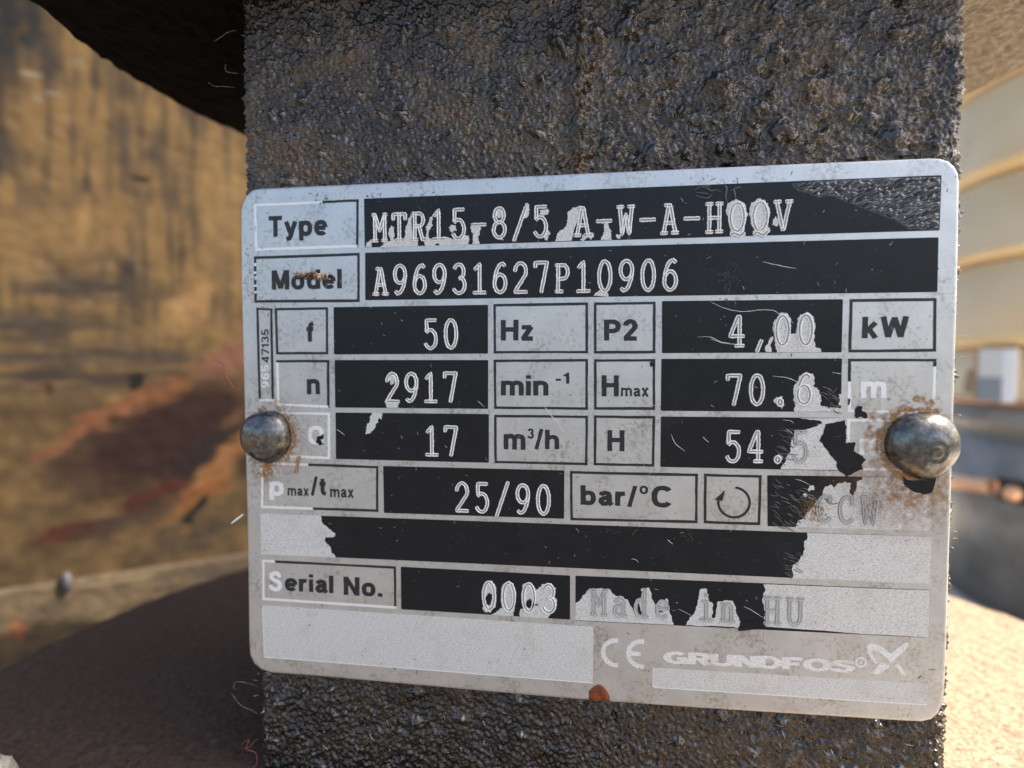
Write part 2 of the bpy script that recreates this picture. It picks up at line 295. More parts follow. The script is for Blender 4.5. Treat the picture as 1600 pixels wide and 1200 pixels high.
def field_noise(nu, nv, step, lo, hi, beta=1.0, aniso=1.0, ang=0.0, seed=0):
    """Band limited noise on a grid: wavelengths lo..hi (mm), stretched aniso times along angle ang."""
    g = np.random.default_rng(seed)
    w = np.fft.rfft2(g.standard_normal((nu, nv)))
    fu = np.fft.fftfreq(nu, step)[:, None]
    fv = np.fft.rfftfreq(nv, step)[None, :]
    a = fu * math.cos(ang) + fv * math.sin(ang)
    b = -fu * math.sin(ang) + fv * math.cos(ang)
    k = np.sqrt((a * aniso) ** 2 + b ** 2) + 1e-9
    filt = k ** (-beta) * (1 / (1 + (k * lo) ** 6)) * (1 / (1 + (1 / (k * hi)) ** 4))
    r = np.fft.irfft2(w * filt, s=(nu, nv))
    return r / r.std()

def inside(poly, X, Z):
    r = np.zeros(X.shape, bool)
    n = len(poly)
    for a in range(n):
        x0, z0 = poly[a]
        x1, z1 = poly[a - 1]
        if z0 == z1:
            continue
        c = ((z0 > Z) != (z1 > Z)) & (X < (x1 - x0) * (Z - z0) / (z1 - z0) + x0)
        r ^= c
    return r

def edge_distance(poly, X, Z):
    d = np.full(X.shape, 1e9)
    for a in range(len(poly)):
        p = np.array(poly[a - 1]); q = np.array(poly[a])
        e = q - p
        t = np.clip(((X - p[0]) * e[0] + (Z - p[1]) * e[1]) / max(e @ e, 1e-12), 0, 1)
        d = np.minimum(d, np.hypot(X - p[0] - t * e[0], Z - p[1] - t * e[1]))
    return d

# ------------------------------------------------------------------ node helpers
class Mat:
    def __init__(self, name):
        self.m = bpy.data.materials.new(name)
        self.m.use_nodes = True
        self.t = self.m.node_tree
        self.p = self.t.nodes['Principled BSDF']
        self.out = self.t.nodes['Material Output']
        tc = self.n('ShaderNodeTexCoord')
        mp = self.n('ShaderNodeMapping')
        mp.inputs['Scale'].default_value = (1 / MM,) * 3
        self.l(tc.outputs['Object'], mp.inputs['Vector'])
        self.co = mp.outputs['Vector']      # object space, millimetres
    def n(self, kind):
        return self.t.nodes.new(kind)
    def l(self, a, b):
        self.t.links.new(a, b)
    def set(self, **k):
        for a, b in k.items():
            key = a.replace('_', ' ')
            if isinstance(b, bpy.types.NodeSocket):
                self.l(b, self.p.inputs[key])
            else:
                self.p.inputs[key].default_value = (*b, 1) if isinstance(b, tuple) and len(b) == 3 else b
        return self
    def stretch(self, scale, rot=(0, 0, 0)):
        mp = self.n('ShaderNodeMapping')
        mp.inputs['Scale'].default_value = scale
        mp.inputs['Rotation'].default_value = rot
        # rotate first, then scale
        mp.vector_type = 'TEXTURE' if False else 'POINT'
        self.l(self.co, mp.inputs['Vector'])
        return mp.outputs['Vector']
    def noise(self, scale, detail=3.0, rough=0.5, co=None, dist=0.0):
        x = self.n('ShaderNodeTexNoise')
        x.inputs['Scale'].default_value = scale
        x.inputs['Detail'].default_value = detail
        x.inputs['Roughness'].default_value = rough
        x.inputs['Distortion'].default_value = dist
        self.l(co or self.co, x.inputs['Vector'])
        return x.outputs['Fac']
    def voro(self, scale, feature='F1', co=None, rand=1.0):
        x = self.n('ShaderNodeTexVoronoi')
        x.feature = feature
        x.inputs['Scale'].default_value = scale
        x.inputs['Randomness'].default_value = rand
        self.l(co or self.co, x.inputs['Vector'])
        return x.outputs['Distance']
    def ramp(self, fac, *stops):
        r = self.n('ShaderNodeValToRGB')
        e = r.color_ramp.elements
        while len(e) < len(stops):
            e.new(0.5)
        for k, (p, c) in enumerate(stops):
            e[k].position = p
            e[k].color = (*c, 1) if isinstance(c, tuple) else (c, c, c, 1)
        self.l(fac, r.inputs['Fac'])
        return r.outputs['Color']
    def mix(self, fac, a, b, mode='MIX'):
        x = self.n('ShaderNodeMix')
        x.data_type = 'RGBA'
        x.blend_type = mode
        for s, v in ((x.inputs[0], fac), (x.inputs[6], a), (x.inputs[7], b)):
            if isinstance(v, bpy.types.NodeSocket):
                self.l(v, s)
            elif isinstance(v, tuple):
                s.default_value = (*v, 1)
            else:
                s.default_value = v
        return x.outputs[2]
    def math(self, op, a, b=None):
        x = self.n('ShaderNodeMath')
        x.operation = op
        for s, v in zip(x.inputs, (a, b)):
            if isinstance(v, bpy.types.NodeSocket):
                self.l(v, s)
            elif v is not None:
                s.default_value = v
        return x.outputs[0]
    def attr(self, name='tint'):
        x = self.n('ShaderNodeAttribute')
        x.attribute_name = name
        return x.outputs
    def bump(self, h, dist_mm, strength=1.0, prev=None):
        x = self.n('ShaderNodeBump')
        x.inputs['Strength'].default_value = strength
        x.inputs['Distance'].default_value = dist_mm * MM
        self.l(h, x.inputs['Height'])
        if prev is not None:
            self.l(prev, x.inputs['Normal'])
        return x.outputs['Normal']

# ------------------------------------------------------------------ materials
def m_plate():
    k = Mat('satin_plate')
    base = k.ramp(k.noise(0.25, 4, 0.6), (0.3, (0.58, 0.575, 0.57)), (0.7, (0.68, 0.675, 0.665)))
    fine = k.noise(7.0, 2, 0.6)
    base = k.mix(0.22, base, k.ramp(fine, (0.3, 0.30), (0.7, 0.85)), 'OVERLAY')
    dirt = k.ramp(k.math('MULTIPLY', k.noise(0.16, 5, 0.65), k.noise(1.6, 4, 0.7)), (0.26, 0.0), (0.41, 0.70))
    base = k.mix(dirt, base, (0.27, 0.24, 0.18))
    sp = k.math('MULTIPLY', k.ramp(k.voro(0.85), (0.05, 1.0), (0.085, 0.0)), k.ramp(k.noise(0.5, 2), (0.50, 0.0), (0.56, 1.0)))
    base = k.mix(sp, base, (0.07, 0.06, 0.055))
    lint = k.stretch((2.4, 2.4, 0.5), (0, 0.6, 0.0))
    sp2 = k.math('MULTIPLY', k.ramp(k.voro(0.8, co=lint), (0.04, 1.0), (0.07, 0.0)), k.ramp(k.noise(0.35, 2), (0.52, 0.0), (0.58, 0.8)))
    base = k.mix(sp2, base, (0.09, 0.075, 0.06))
    k.set(Base_Color=base, Metallic=0.88, Roughness=k.math('ADD', k.math('MULTIPLY', k.noise(0.5, 3), 0.16), 0.30))
    k.set(Normal=k.bump(fine, 0.006, 0.7))
    return k.m

def m_bare(name='etched_bare_metal', lo=0.36, hi=0.78, warm=0.0, met=0.15):
    k = Mat(name)
    st = k.stretch((1.0, 1.0, 3.2), (0, -0.62, 0))
    g = k.noise(2.6, 4, 0.7, co=st)
    g2 = k.noise(6.5, 2, 0.6)
    gm = k.math('ADD', k.math('MULTIPLY', g, 0.6), k.math('MULTIPLY', g2, 0.4))
    base = k.ramp(gm, (0.36, (lo, lo * .98, lo * .94)), (0.47, (hi * .78, hi * .76, hi * .715)), (0.60, (hi, hi * .975, hi * .92)))
    d = k.ramp(k.noise(0.22, 5, 0.7), (0.52, 0.0), (0.75, 0.4))
    base = k.mix(d, base, (0.42, 0.37, 0.28))
    sp = k.math('MULTIPLY', k.ramp(k.voro(1.3), (0.05, 1.0), (0.1, 0.0)), k.ramp(k.noise(0.6, 2), (0.50, 0.0), (0.56, 1.0)))
    base = k.mix(sp, base, (0.10, 0.09, 0.08))
    k.set(Base_Color=base, Metallic=met, Roughness=0.48)
    k.set(Normal=k.bump(gm, 0.07, 0.8))
    return k.m

def m_ink(name='black_ink', gloss=False):
    k = Mat(name)
    a = k.attr()
    base = k.ramp(k.noise(0.3, 4, 0.6), (0.35, (0.006, 0.0065, 0.009)), (0.75, (0.010, 0.011, 0.014)))
    sp = k.math('MULTIPLY', k.ramp(k.voro(1.1), (0.035, 1.0), (0.06, 0.0)), k.ramp(k.noise(0.45, 2), (0.48, 0.0), (0.60, 0.8)))
    st = k.stretch((0.7, 0.7, 4.0), (0, 0.5, 0))
    sp2 = k.math('MULTIPLY', k.ramp(k.voro(1.2, co=st), (0.03, 0.7), (0.06, 0.0)), k.ramp(k.noise(0.28, 2), (0.52, 0.0), (0.62, 1.0)))
    base = k.mix(k.math('MAXIMUM', sp, sp2), base, (0.42, 0.42, 0.43))
    haze = k.ramp(k.math('MULTIPLY', k.noise(0.12, 4, 0.7), k.noise(1.5, 5, 0.8)), (0.28, 0.0), (0.46, 0.22))
    base = k.mix(haze, base, (0.06, 0.06, 0.07))
    k.set(Base_Color=base, Specular_IOR_Level=0.32, Roughness=k.math('ADD', k.math('MULTIPLY', k.noise(0.8, 4), 0.2), 0.22))
    if gloss:                 # blistered film: shinier
        k.set(Specular_IOR_Level=0.7, Coat_Weight=0.8, Coat_Roughness=0.12, Coat_IOR=1.7, Roughness=0.25)
    k.set(Normal=k.bump(k.noise(2.2, 3), 0.015, 0.5))
    return k.m

def m_print():
    k = Mat('printed_black')
    k.set(Base_Color=k.ramp(k.noise(3.0, 4, 0.7), (0.35, (0.010, 0.010, 0.012)), (0.8, (0.028, 0.028, 0.032))), Roughness=0.42)
    return k.m

def m_simple(name, c, met, rough, bump=None):
    k = Mat(name)
    k.set(Base_Color=c, Metallic=met, Roughness=rough)
    if bump:
        k.set(Normal=k.bump(k.noise(bump[0], 4, 0.6), bump[1], 0.8))
    return k.m

def m_rivet():
    k = Mat('zinc_rivet')
    n = k.noise(1.1, 6, 0.72)
    base = k.ramp(n, (0.34, (0.075, 0.068, 0.060)), (0.52, (0.16, 0.157, 0.15)), (0.72, (0.30, 0.30, 0.295)))
    base = k.mix(k.ramp(k.noise(0.5, 3, 0.6), (0.5, 0.0), (0.8, 0.35)), base, (0.42, 0.28, 0.14))
    k.set(Base_Color=base, Metallic=0.95, Roughness=k.math('ADD', k.math('MULTIPLY', k.noise(1.5, 3), 0.25), 0.12))
    k.set(Normal=k.bump(k.noise(1.3, 5, 0.65), 0.07, 0.6))
    return k.m

def m_cast():
    """Oily painted casting of the bracket: colour patches come from the tint attribute."""
    k = Mat('oily_cast_iron')
    t = k.attr()['Color']
    g = k.noise(1.6, 4, 0.65)
    base = k.mix(0.45, t, k.ramp(g, (0.34, 0.14), (0.68, 0.9)), 'OVERLAY')
    tar = k.attr()['Alpha']          # blisters of glossy tar
    rough = k.mix(tar, k.ramp(k.noise(0.5, 3, 0.6), (0.35, 0.18), (0.65, 0.36)), (.10, .10, .10))
    k.set(Base_Color=base, Metallic=0.15, Roughness=rough, Specular_IOR_Level=0.7,
          Coat_Weight=k.math("ADD", k.math("MULTIPLY", tar, 0.5), 0.38), Coat_Roughness=0.09, Coat_IOR=1.8)
    st = k.stretch((1.0, 1.0, 1.5), (0, 0.5, 0))
    k.set(Specular_Tint=(1.0, 0.92, 0.82), Coat_Tint=(1.0, 0.96, 0.9))
    n = k.bump(k.noise(1.7, 1.5, 0.5, co=st, dist=0.3), 0.38, 1.0)
    n = k.bump(k.voro(2.4, 'SMOOTH_F1', co=st), 0.20, 1.0, n)
    k.set(Normal=n)
    return k.m

def m_rough_cast(name, stops, rough=0.7, sc=1.0, depth=0.5):
    k = Mat(name)
    g = k.noise(0.9 * sc, 6, 0.72)
    base = k.ramp(g, *stops)
    k.set(Base_Color=base, Roughness=rough)
    n = k.bump(k.noise(0.8 * sc, 5, 0.7), depth, 1.0)
    k.set(Normal=n)
    return k.m

def m_tint(name, rough, nscale, amount=0.5, bump=0.2, met=0.0, spec=0.5):
    k = Mat(name)
    t = k.attr()['Color']
    g = k.noise(nscale, 5, 0.7)
    base = k.mix(amount, t, k.ramp(g, (0.3, 0.2), (0.7, 0.8)), 'OVERLAY')
    k.set(Base_Color=base, Roughness=rough, Metallic=met, Specular_IOR_Level=spec)
    k.set(Normal=k.bump(g, bump, 0.8))
    return k.m

def m_stain():
    k = Mat('rust_stain')
    a = k.attr()
    base = k.ramp(k.noise(1.4, 5, 0.7), (0.3, (0.16, 0.06, 0.015)), (0.5, (0.36, 0.17, 0.045)), (0.75, (0.55, 0.38, 0.19)))
    k.set(Base_Color=base, Roughness=0.7, Alpha=a['Fac'])
    return k.m

PLATE = m_plate()
BARE = m_bare()
BARE2 = m_bare('etched_mark', .55, .92)
BRIGHT = m_simple('bright_etched_line', (0.86, 0.86, 0.84), 0.35, 0.5, (3.0, 0.05))
FAINT = m_simple('bare_etched_letter', (0.86, 0.855, 0.83), 0.25, 0.42, (3.0, 0.06))
BURR = m_simple('stamped_burr', (0.84, 0.83, 0.81), 0.25, 0.45, (4.0, 0.05))
GROOVE = m_simple('stamped_groove', (0.30, 0.295, 0.285), 0.2, 0.5, (4.0, 0.04))
OUTLINE = m_simple('groove_outline', (0.085, 0.078, 0.07), 0.1, 0.7, (4.0, 0.04))
DULL = m_simple('stamped_dull', (0.47, 0.455, 0.43), 0.15, 0.5, (4.0, 0.05))
INK = m_ink()
FILM = m_ink('lifted_ink_film', True)
PRINT = m_print()
RIVET = m_rivet()
CAST = m_cast()
STAIN = m_stain()

# ------------------------------------------------------------------ the plate plane: height h (mm) in front of the plate face
def on_plate(p, h):
    return (p[0], -h, p[1])

def area2(poly):
    return sum(poly[i - 1][0] * poly[i][1] - poly[i][0] * poly[i - 1][1] for i in range(len(poly)))

def ragged(poly, amp=0.09, depth=3, rng=RNG, keep=None):
    """Torn edge: midpoint displacement; keep(p, q) marks edges that stay straight."""
    pts = list(poly)
    a = amp
    for _ in range(depth):
        out = []
        for i in range(len(pts)):
            p, q = pts[i], pts[(i + 1) % len(pts)]
            out.append(p)
            L = math.hypot(q[0] - p[0], q[1] - p[1])
            if L < 0.16:
                continue
            m = [(p[0] + q[0]) / 2, (p[1] + q[1]) / 2]
            if not (keep and keep(p, q)):
                d = rng.uniform(-1, 1) * min(a, L * 0.22)
                m[0] += -(q[1] - p[1]) / L * d
                m[1] += (q[0] - p[0]) / L * d
            out.append(tuple(m))
        pts = out
        a *= 0.7
    return pts

def sheet_data(poly, h, base=-0.03):
    """A thin slab on the plate: top face triangles and its rim."""
    if area2(poly) < 0:
        poly = poly[::-1]
    n = len(poly)
    v = [on_plate(p, h) for p in poly] + [on_plate(p, base) for p in poly]
    tri = tessellate_polygon([[Vector((p[0], p[1], 0)) for p in poly]])
    f = []
    for a, b, c in tri:
        pa, pb, pc = poly[a], poly[b], poly[c]
        s = (pb[0] - pa[0]) * (pc[1] - pa[1]) - (pb[1] - pa[1]) * (pc[0] - pa[0])
        f.append((a, b, c) if s > 0 else (a, c, b))
    for i in range(n):
        j = (i + 1) % n
        f.append((i, n + i, n + j, j))
    return v, f

def sheet(name, poly, h, mat, parent, base=-0.03):
    v, f = sheet_data(poly, h, base)
    return mesh_obj(name, v, f, mat, parent)

def sheets(name, polys, h, mat, parent, base=-0.03):
    V, F = [], []
    for k, p in enumerate(polys):
        v, f = sheet_data(p, h + 0.0007 * k, base)
        o = len(V)
        V += v
        F += [tuple(i + o for i in q) for q in f]
    return mesh_obj(name, V, F, mat, parent)

def rounded(quad, r=0.16, n=3):
    out = []
    m = len(quad)
    for i in range(m):
        p = Vector(quad[i]); a = (Vector(quad[i - 1]) - p).normalized(); b = (Vector(quad[(i + 1) % m]) - p).normalized()
        A = p + a * r; B = p + b * r
        for k in range(n + 1):
            t = k / n
            q = A * (1 - t) ** 2 + p * 2 * t * (1 - t) + B * t * t
            out.append((q.x, q.y))
    return out

def lerp(a, b, t):
    return (a[0] + (b[0] - a[0]) * t, a[1] + (b[1] - a[1]) * t)

# ------------------------------------------------------------------ nameplate
plate = empty('nameplate', 'worn silver metal nameplate with black printed fields riveted to the rough bracket', 'nameplate', (0, 0, 0))
T_PLATE = 0.85

def build_plate_body():
    out = DRAW['outline']
    # densify
    pts = []
    for i in range(len(out)):
        p, q = out[i], out[(i + 1) % len(out)]
        L = math.hypot(q[0] - p[0], q[1] - p[1])
        k = max(1, int(L / 1.5))
        for j in range(k):
            pts.append(lerp(p, q, j / k))
    if area2(pts) < 0:
        pts = pts[::-1]
    n = len(pts)
    nor = []
    for i in range(n):
        a, b = pts[i - 2], pts[(i + 2) % n]
        t = Vector((b[0] - a[0], b[1] - a[1])).normalized()
        nor.append((t.y, -t.x))
    rings = [(-0.42, 0.0), (-0.2, -0.025), (-0.07, -0.1), (0.0, -0.24), (0.0, -0.62), (-0.12, -T_PLATE)]
    V = []
    for off, h in rings:
        V += [on_plate((p[0] + m[0] * off, p[1] + m[1] * off), h) for p, m in zip(pts, nor)]
    F = []
    for r in range(len(rings) - 1):
        for i in range(n):
            j = (i + 1) % n
            F.append((r * n + i, (r + 1) * n + i, (r + 1) * n + j, r * n + j))
    inner = [(p[0] + m[0] * -0.42, p[1] + m[1] * -0.42) for p, m in zip(pts, nor)]
    for a, b, c in tessellate_polygon([[Vector((p[0], p[1], 0)) for p in inner]]):
        pa, pb, pc = inner[a], inner[b], inner[c]
        s = (pb[0] - pa[0]) * (pc[1] - pa[1]) - (pb[1] - pa[1]) * (pc[0] - pa[0])
        F.append((a, b, c) if s > 0 else (a, c, b))
    F.append(tuple((len(rings) - 1) * n + i for i in range(n))[::-1])
    o = mesh_obj('metal_sheet', V, F, PLATE, plate)
    return o
build_plate_body()

# ---- fields: bare etched metal under a black ink sheet with torn gaps
H_BARE, H_INK, H_PEEL, H_STAMP, H_ISLE = 0.012, 0.035, 0.045, 0.05, 0.095
FIELD = {}
for key, quad in DRAW['fields'].items():
    FIELD[key] = sheet('ink_field', rounded(quad), H_INK, INK, plate)

def clamp_to(poly, quad, m=0.0):
    """Keep a peel inside its field."""
    zt = lambda x: quad[0][1] + (quad[1][1] - quad[0][1]) * (x - quad[0][0]) / (quad[1][0] - quad[0][0])
    zb = lambda x: quad[3][1] + (quad[2][1] - quad[3][1]) * (x - quad[3][0]) / (quad[2][0] - quad[3][0])
    out = []
    for x, z in poly:
        xl = min(quad[0][0], quad[3][0]) - 0.01; xr = max(quad[1][0], quad[2][0]) + 0.01
        x = min(max(x, xl), xr)
        out.append((x, min(max(z, zb(x) - 0.02), zt(x) + 0.02)))
    return out

peels = {}
for f, poly in DRAW['peels']:
    peels.setdefault(f, []).append(poly)
for f, polys in peels.items():
    quad = DRAW['fields'][f]
    def keep(p, q, quad=quad):
        def near(a, b, pt):
            e = Vector(b) - Vector(a)
            return abs(e.x * (pt[1] - a[1]) - e.y * (pt[0] - a[0])) / e.length < 0.12
        return any(near(quad[i], quad[(i + 1) % 4], p) and near(quad[i], quad[(i + 1) % 4], q) for i in range(4))
    k = 0
    for p in polys:
        p = clamp_to(ragged(clamp_to(p, quad), 0.16, 3, keep=keep), quad)
        sheet('peeled_patch', p, H_PEEL + 0.0006 * k, BARE, FIELD[f])
        k += 1

for q in DRAW['bares']:
    sheet('bare_panel', rounded(q, 0.3), H_BARE, BARE, plate)
    # raised rim where the etched pocket ends
    b0, b1 = q[3], q[2]
    sheet('pocket_rim', [b0, b1, (b1[0], b1[1] + 0.11), (b0[0], b0[1] + 0.11)], 0.03, BRIGHT, plate)
    l0, l1 = q[0], q[3]
    sheet('pocket_rim', [l0, (l0[0] + 0.1, l0[1]), (l1[0] + 0.1, l1[1]), l1], 0.03, BRIGHT, plate)

# ---- frames: four printed lines each, parts of them worn to bright metal
WORN = {'type': dict(top=[(0, .66, 1)], bottom=[(0, .99, 1)], left=[(0, 1, 1)]),
        'n': dict(bottom=[(0, .98, 1)], left=[(0, 1, 1)]),
        'q': dict(top=[(0, 1, 1)], bottom=[(0, 1, 1)], left=[(0, 1, 1)], right=[(0, 1, 1)]),
        'p': dict(top=[(0, .41, 1)], bottom=[(0, .45, 1)], left=[(0, 1, 1)]),
        'serial': dict(top=[(0, .10, 1)], bottom=[(0, 1, 1)], left=[(0, 1, 1)]),
        'm1': dict(left=[(.42, 1, 1)], right=[(.1, 1, 1)], bottom=[(0, 1, 1)]),
        'm2': dict(top=[(0, 1, 1)], bottom=[(0, 1, 1)], left=[(0, 1, 1)], right=[(0, 1, 1)]),
        'model': dict(left=[(.1, .17, 1), (.3, .36, 1), (.42, .5, 1), (.62, .67, 1), (.78, .83, 1)]),
        'side': dict(bottom=[(0, 1, 1)])}
LINE = {'model': 0.38, 'side': 0.34}
BOX = {}
for key, q in DRAW['boxes'].items():
    w = LINE.get(key, 0.37)
    TL, TR, BR, BL = q
    sides = {'top': (TL, TR, (TL[0], TL[1] - w), (TR[0], TR[1] - w)),
             'bottom': (BL, BR, (BL[0], BL[1] + w), (BR[0], BR[1] + w)),
             'left': ((TL[0], TL[1] - w), (BL[0], BL[1] + w), (TL[0] + w, TL[1] - w), (BL[0] + w, BL[1] + w)),
             'right': ((TR[0], TR[1] - w), (BR[0], BR[1] + w), (TR[0] - w, TR[1] - w), (BR[0] - w, BR[1] + w))}
    black, white = [], []
    for s, (a, b, c, d) in sides.items():
        cuts = WORN.get(key, {}).get(s, [])
        t = 0.0
        for t0, t1, _ in cuts:
            if t0 > t:
                black.append([lerp(a, b, t), lerp(a, b, t0), lerp(c, d, t0), lerp(c, d, t)])
            white.append([lerp(a, b, t0), lerp(a, b, t1), lerp(c, d, t1), lerp(c, d, t0)])
            t = t1
        if t < 1:
            black.append([lerp(a, b, t), lerp(a, b, 1), lerp(c, d, 1), lerp(c, d, t)])
    rag = lambda P: [ragged(p, 0.035, 4) for p in P]
    if black:
        BOX[key] = sheets('printed_frame', rag(black), 0.03, PRINT, plate)
    if white:
        o = sheets('worn_frame_line', rag(white), 0.022, BRIGHT, BOX.get(key, plate))
        BOX.setdefault(key, o)
    # dark lower lip of the worn line
    if white and key in ('type', 'serial', 'p', 'n', 'm1'):
        pass

# ---- printed lettering: bold grotesque letters built from strokes (cap height 1, stroke .19)
def arc(cx, cz, rx, rz, a, b, n=14):
    return [(cx + rx * math.cos(math.radians(a + (b - a) * k / n)), cz + rz * math.sin(math.radians(a + (b - a) * k / n))) for k in range(n + 1)]

def oval(cx, cz, rx, rz, a, b, n=28, e=.80):
    out = []
    for k in range(n + 1):
        t = math.radians(a + (b - a) * k / n)
        c, s = math.cos(t), math.sin(t)
        out.append((cx + rx * math.copysign(abs(c) ** e, c), cz + rz * math.copysign(abs(s) ** e, s)))
    if abs(b - a) == 360:
        out[-1] = out[0]
    return out

BOWL = oval(.315, .36, .21, .268, 0, 360, 32)
LET = {
 'T': (.66, [(0, .905), (.66, .905)], [(.33, 0), (.33, .85)]),
 'y': (.60, [(.075, .72), (.31, .10)], [(.535, .72), (.31, .07), (.24, -.09), (.08, -.125)]),
 'p': (.62, [(.095, -.22), (.095, .72)], BOWL),
 'e': (.60, [(.10, .36), (.54, .36)], oval(.315, .36, .215, .268, 2, 318, 28)),
 'M': (.83, [(.095, 0), (.095, 1)], [(.735, 0), (.735, 1)], [(.13, 1), (.415, .06)], [(.70, 1), (.415, .06)]),
 'o': (.63, BOWL), 'd': (.63, [(.535, 0), (.535, 1)], BOWL), 'b': (.63, [(.095, 0), (.095, 1)], BOWL),
 'l': (.19, [(.095, 0), (.095, 1)]),
 'f': (.38, [(.18, 0), (.18, .72), (.22, .86), (.37, .915)], [(0, .64), (.37, .64)]),
 'n': (.62, [(.095, 0), (.095, .72)], oval(.31, .41, .215, .22, 170, 0, 14) + [(.525, 0)]),
 'h': (.62, [(.095, 0), (.095, 1)], oval(.31, .41, .215, .22, 170, 0, 14) + [(.525, 0)]),
 'm': (.95, [(.095, 0), (.095, .72)], oval(.29, .44, .19, .19, 170, 0, 12) + [(.48, 0)], oval(.67, .44, .19, .19, 170, 0, 12) + [(.86, 0)]),
 'i': (.19, [(.095, 0), (.095, .72)], [(.095, .83), (.095, 1)]),
 'r': (.40, [(.095, 0), (.095, .72)], [(.095, .38), (.13, .52), (.22, .61), (.40, .625)]),
 'a': (.58, [(.10, .50), (.14, .59), (.28, .64), (.41, .60), (.45, .50), (.45, .13), (.56, .02)], [(.45, .41), (.25, .37), (.12, .29), (.10, .18), (.18, .085), (.30, .09), (.41, .17), (.45, .27)]),
 'k': (.58, [(.095, 0), (.095, 1)], [(.50, .72), (.12, .30)], [(.25, .42), (.50, 0)]),
 'W': (1.0, [(.075, 1), (.27, .04)], [(.27, .04), (.50, .96)], [(.50, .96), (.73, .04)], [(.73, .04), (.925, 1)]),
 'H': (.72, [(.095, 0), (.095, 1)], [(.625, 0), (.625, 1)], [(.095, .53), (.625, .53)]),
 'z': (.52, [(.03, .63), (.44, .63)], [(.44, .66), (.08, .06)], [(.03, .09), (.50, .09)]),
 'P': (.64, [(.095, 0), (.095, 1)], [(.095, .905), (.34, .905)] + arc(.34, .68, .22, .225, 80, -80, 12) + [(.34, .455), (.095, .455)]),
 '2': (.56, arc(.28, .69, .19, .22, 175, -35, 14) + [(.09, .10)], [(.02, .09), (.54, .09)]),
 '1': (.36, [(.26, 0), (.26, 1)], [(.26, .86), (.17, .78), (.02, .75)]),
 '3': (.55, arc(.27, .72, .18, .19, 160, -85, 12), arc(.27, .29, .20, .205, 85, -165, 14)),
 'Q': (.78, oval(.39, .5, .295, .41, 0, 360, 36), [(.44, .28), (.72, .02)]),
 'C': (.72, oval(.39, .5, .295, .41, 38, 322, 30)),
 'S': (.66, [(.555, .70), (.52, .82), (.43, .895), (.33, .91), (.20, .88), (.115, .80), (.115, .68), (.19, .60), (.33, .54), (.48, .48), (.56, .39), (.565, .25), (.48, .13), (.33, .09), (.17, .12), (.085, .21), (.075, .31)]),
 'N': (.71, [(.095, 0), (.095, 1)], [(.615, 0), (.615, 1)], [(.10, .97), (.61, .03)]),
 '.': (.19, [(.095, 0), (.095, .19)]), '-': (.30, [(0, .36), (.30, .36)]), '/': (.34, [(.05, -.03), (.30, 1.03)]),
 't': (.37, [(.18, .92), (.18, .22), (.22, .12), (.36, .085)], [(.02, .64), (.36, .64)]),
 'x': (.56, [(.07, .72), (.49, 0)], [(.49, .72), (.07, 0)]),
 '4': (.58, [(.42, 0), (.42, 1)], [(.42, .98), (.05, .27)], [(.02, .28), (.58, .28)]),
 '7': (.55, [(.02, .91), (.52, .91), (.22, 0)]),
 '5': (.55, [(.48, .91), (.14, .91), (.10, .50)] + arc(.27, .31, .2, .215, 120, -160, 14)),
 '9': (.56, arc(.28, .67, .185, .235, 0, 360, 20), [(.465, .67), (.46, .38), (.38, .15), (.25, .09), (.09, .14)]),
 '6': (.56, arc(.28, .33, .185, .235, 0, 360, 20), [(.095, .33), (.10, .62), (.18, .85), (.31, .91), (.47, .86)]),
 'G': (.78, arc(.39, .5, .295, .41, 40, 300, 28) + [(.66, .12)], [(.42, .45), (.76, .45)], [(.665, .50), (.665, .0)]),
 'R': (.68, [(.095, 0), (.095, 1)], [(.095, .905), (.38, .905)] + arc(.38, .69, .2, .215, 80, -80, 12) + [(.38, .47), (.095, .47)], [(.36, .47), (.60, 0)]),
 'U': (.72, [(.095, 1), (.095, .35)] + arc(.36, .35, .265, .26, 180, 360, 16) + [(.625, 1)]),
 'D': (.74, [(.095, 0), (.095, 1)], [(.095, .905), (.33, .905)] + arc(.33, .5, .31, .405, 85, -85, 18) + [(.33, .095), (.095, .095)]),
 'F': (.60, [(.095, 0), (.095, 1)], [(.095, .905), (.60, .905)], [(.095, .48), (.52, .48)]),
 'O': (.84, arc(.42, .5, .32, .41, 0, 360, 34)),
}

def flat_stroke(pts, wdt, V, F, lift):
    closed = math.hypot(pts[0][0] - pts[-1][0], pts[0][1] - pts[-1][1]) < 1e-4
    if closed:
        pts = pts[:-1]
    n = len(pts)
    base = len(V)
    for i in range(n):
        a = pts[i - 1] if (closed or i > 0) else pts[i]
        b = pts[(i + 1) % n] if (closed or i < n - 1) else pts[i]
        d1 = Vector((pts[i][0] - a[0], pts[i][1] - a[1])); d2 = Vector((b[0] - pts[i][0], b[1] - pts[i][1]))
        d1 = d1.normalized() if d1.length > 1e-9 else d2.normalized()
        d2 = d2.normalized() if d2.length > 1e-9 else d1
        t = (d1 + d2).normalized()
        mit = min(1.6, 1 / max(.3, t.dot(d1)))
        nx, nz = -t.y * wdt / 2 * mit, t.x * wdt / 2 * mit
        V.append((pts[i][0] + nx, pts[i][1] + nz, lift)); V.append((pts[i][0] - nx, pts[i][1] - nz, lift))
    for i in range(n if closed else n - 1):
        j = (i + 1) % n
        F.append((base + 2 * i, base + 2 * i + 1, base + 2 * j + 1, base + 2 * j))

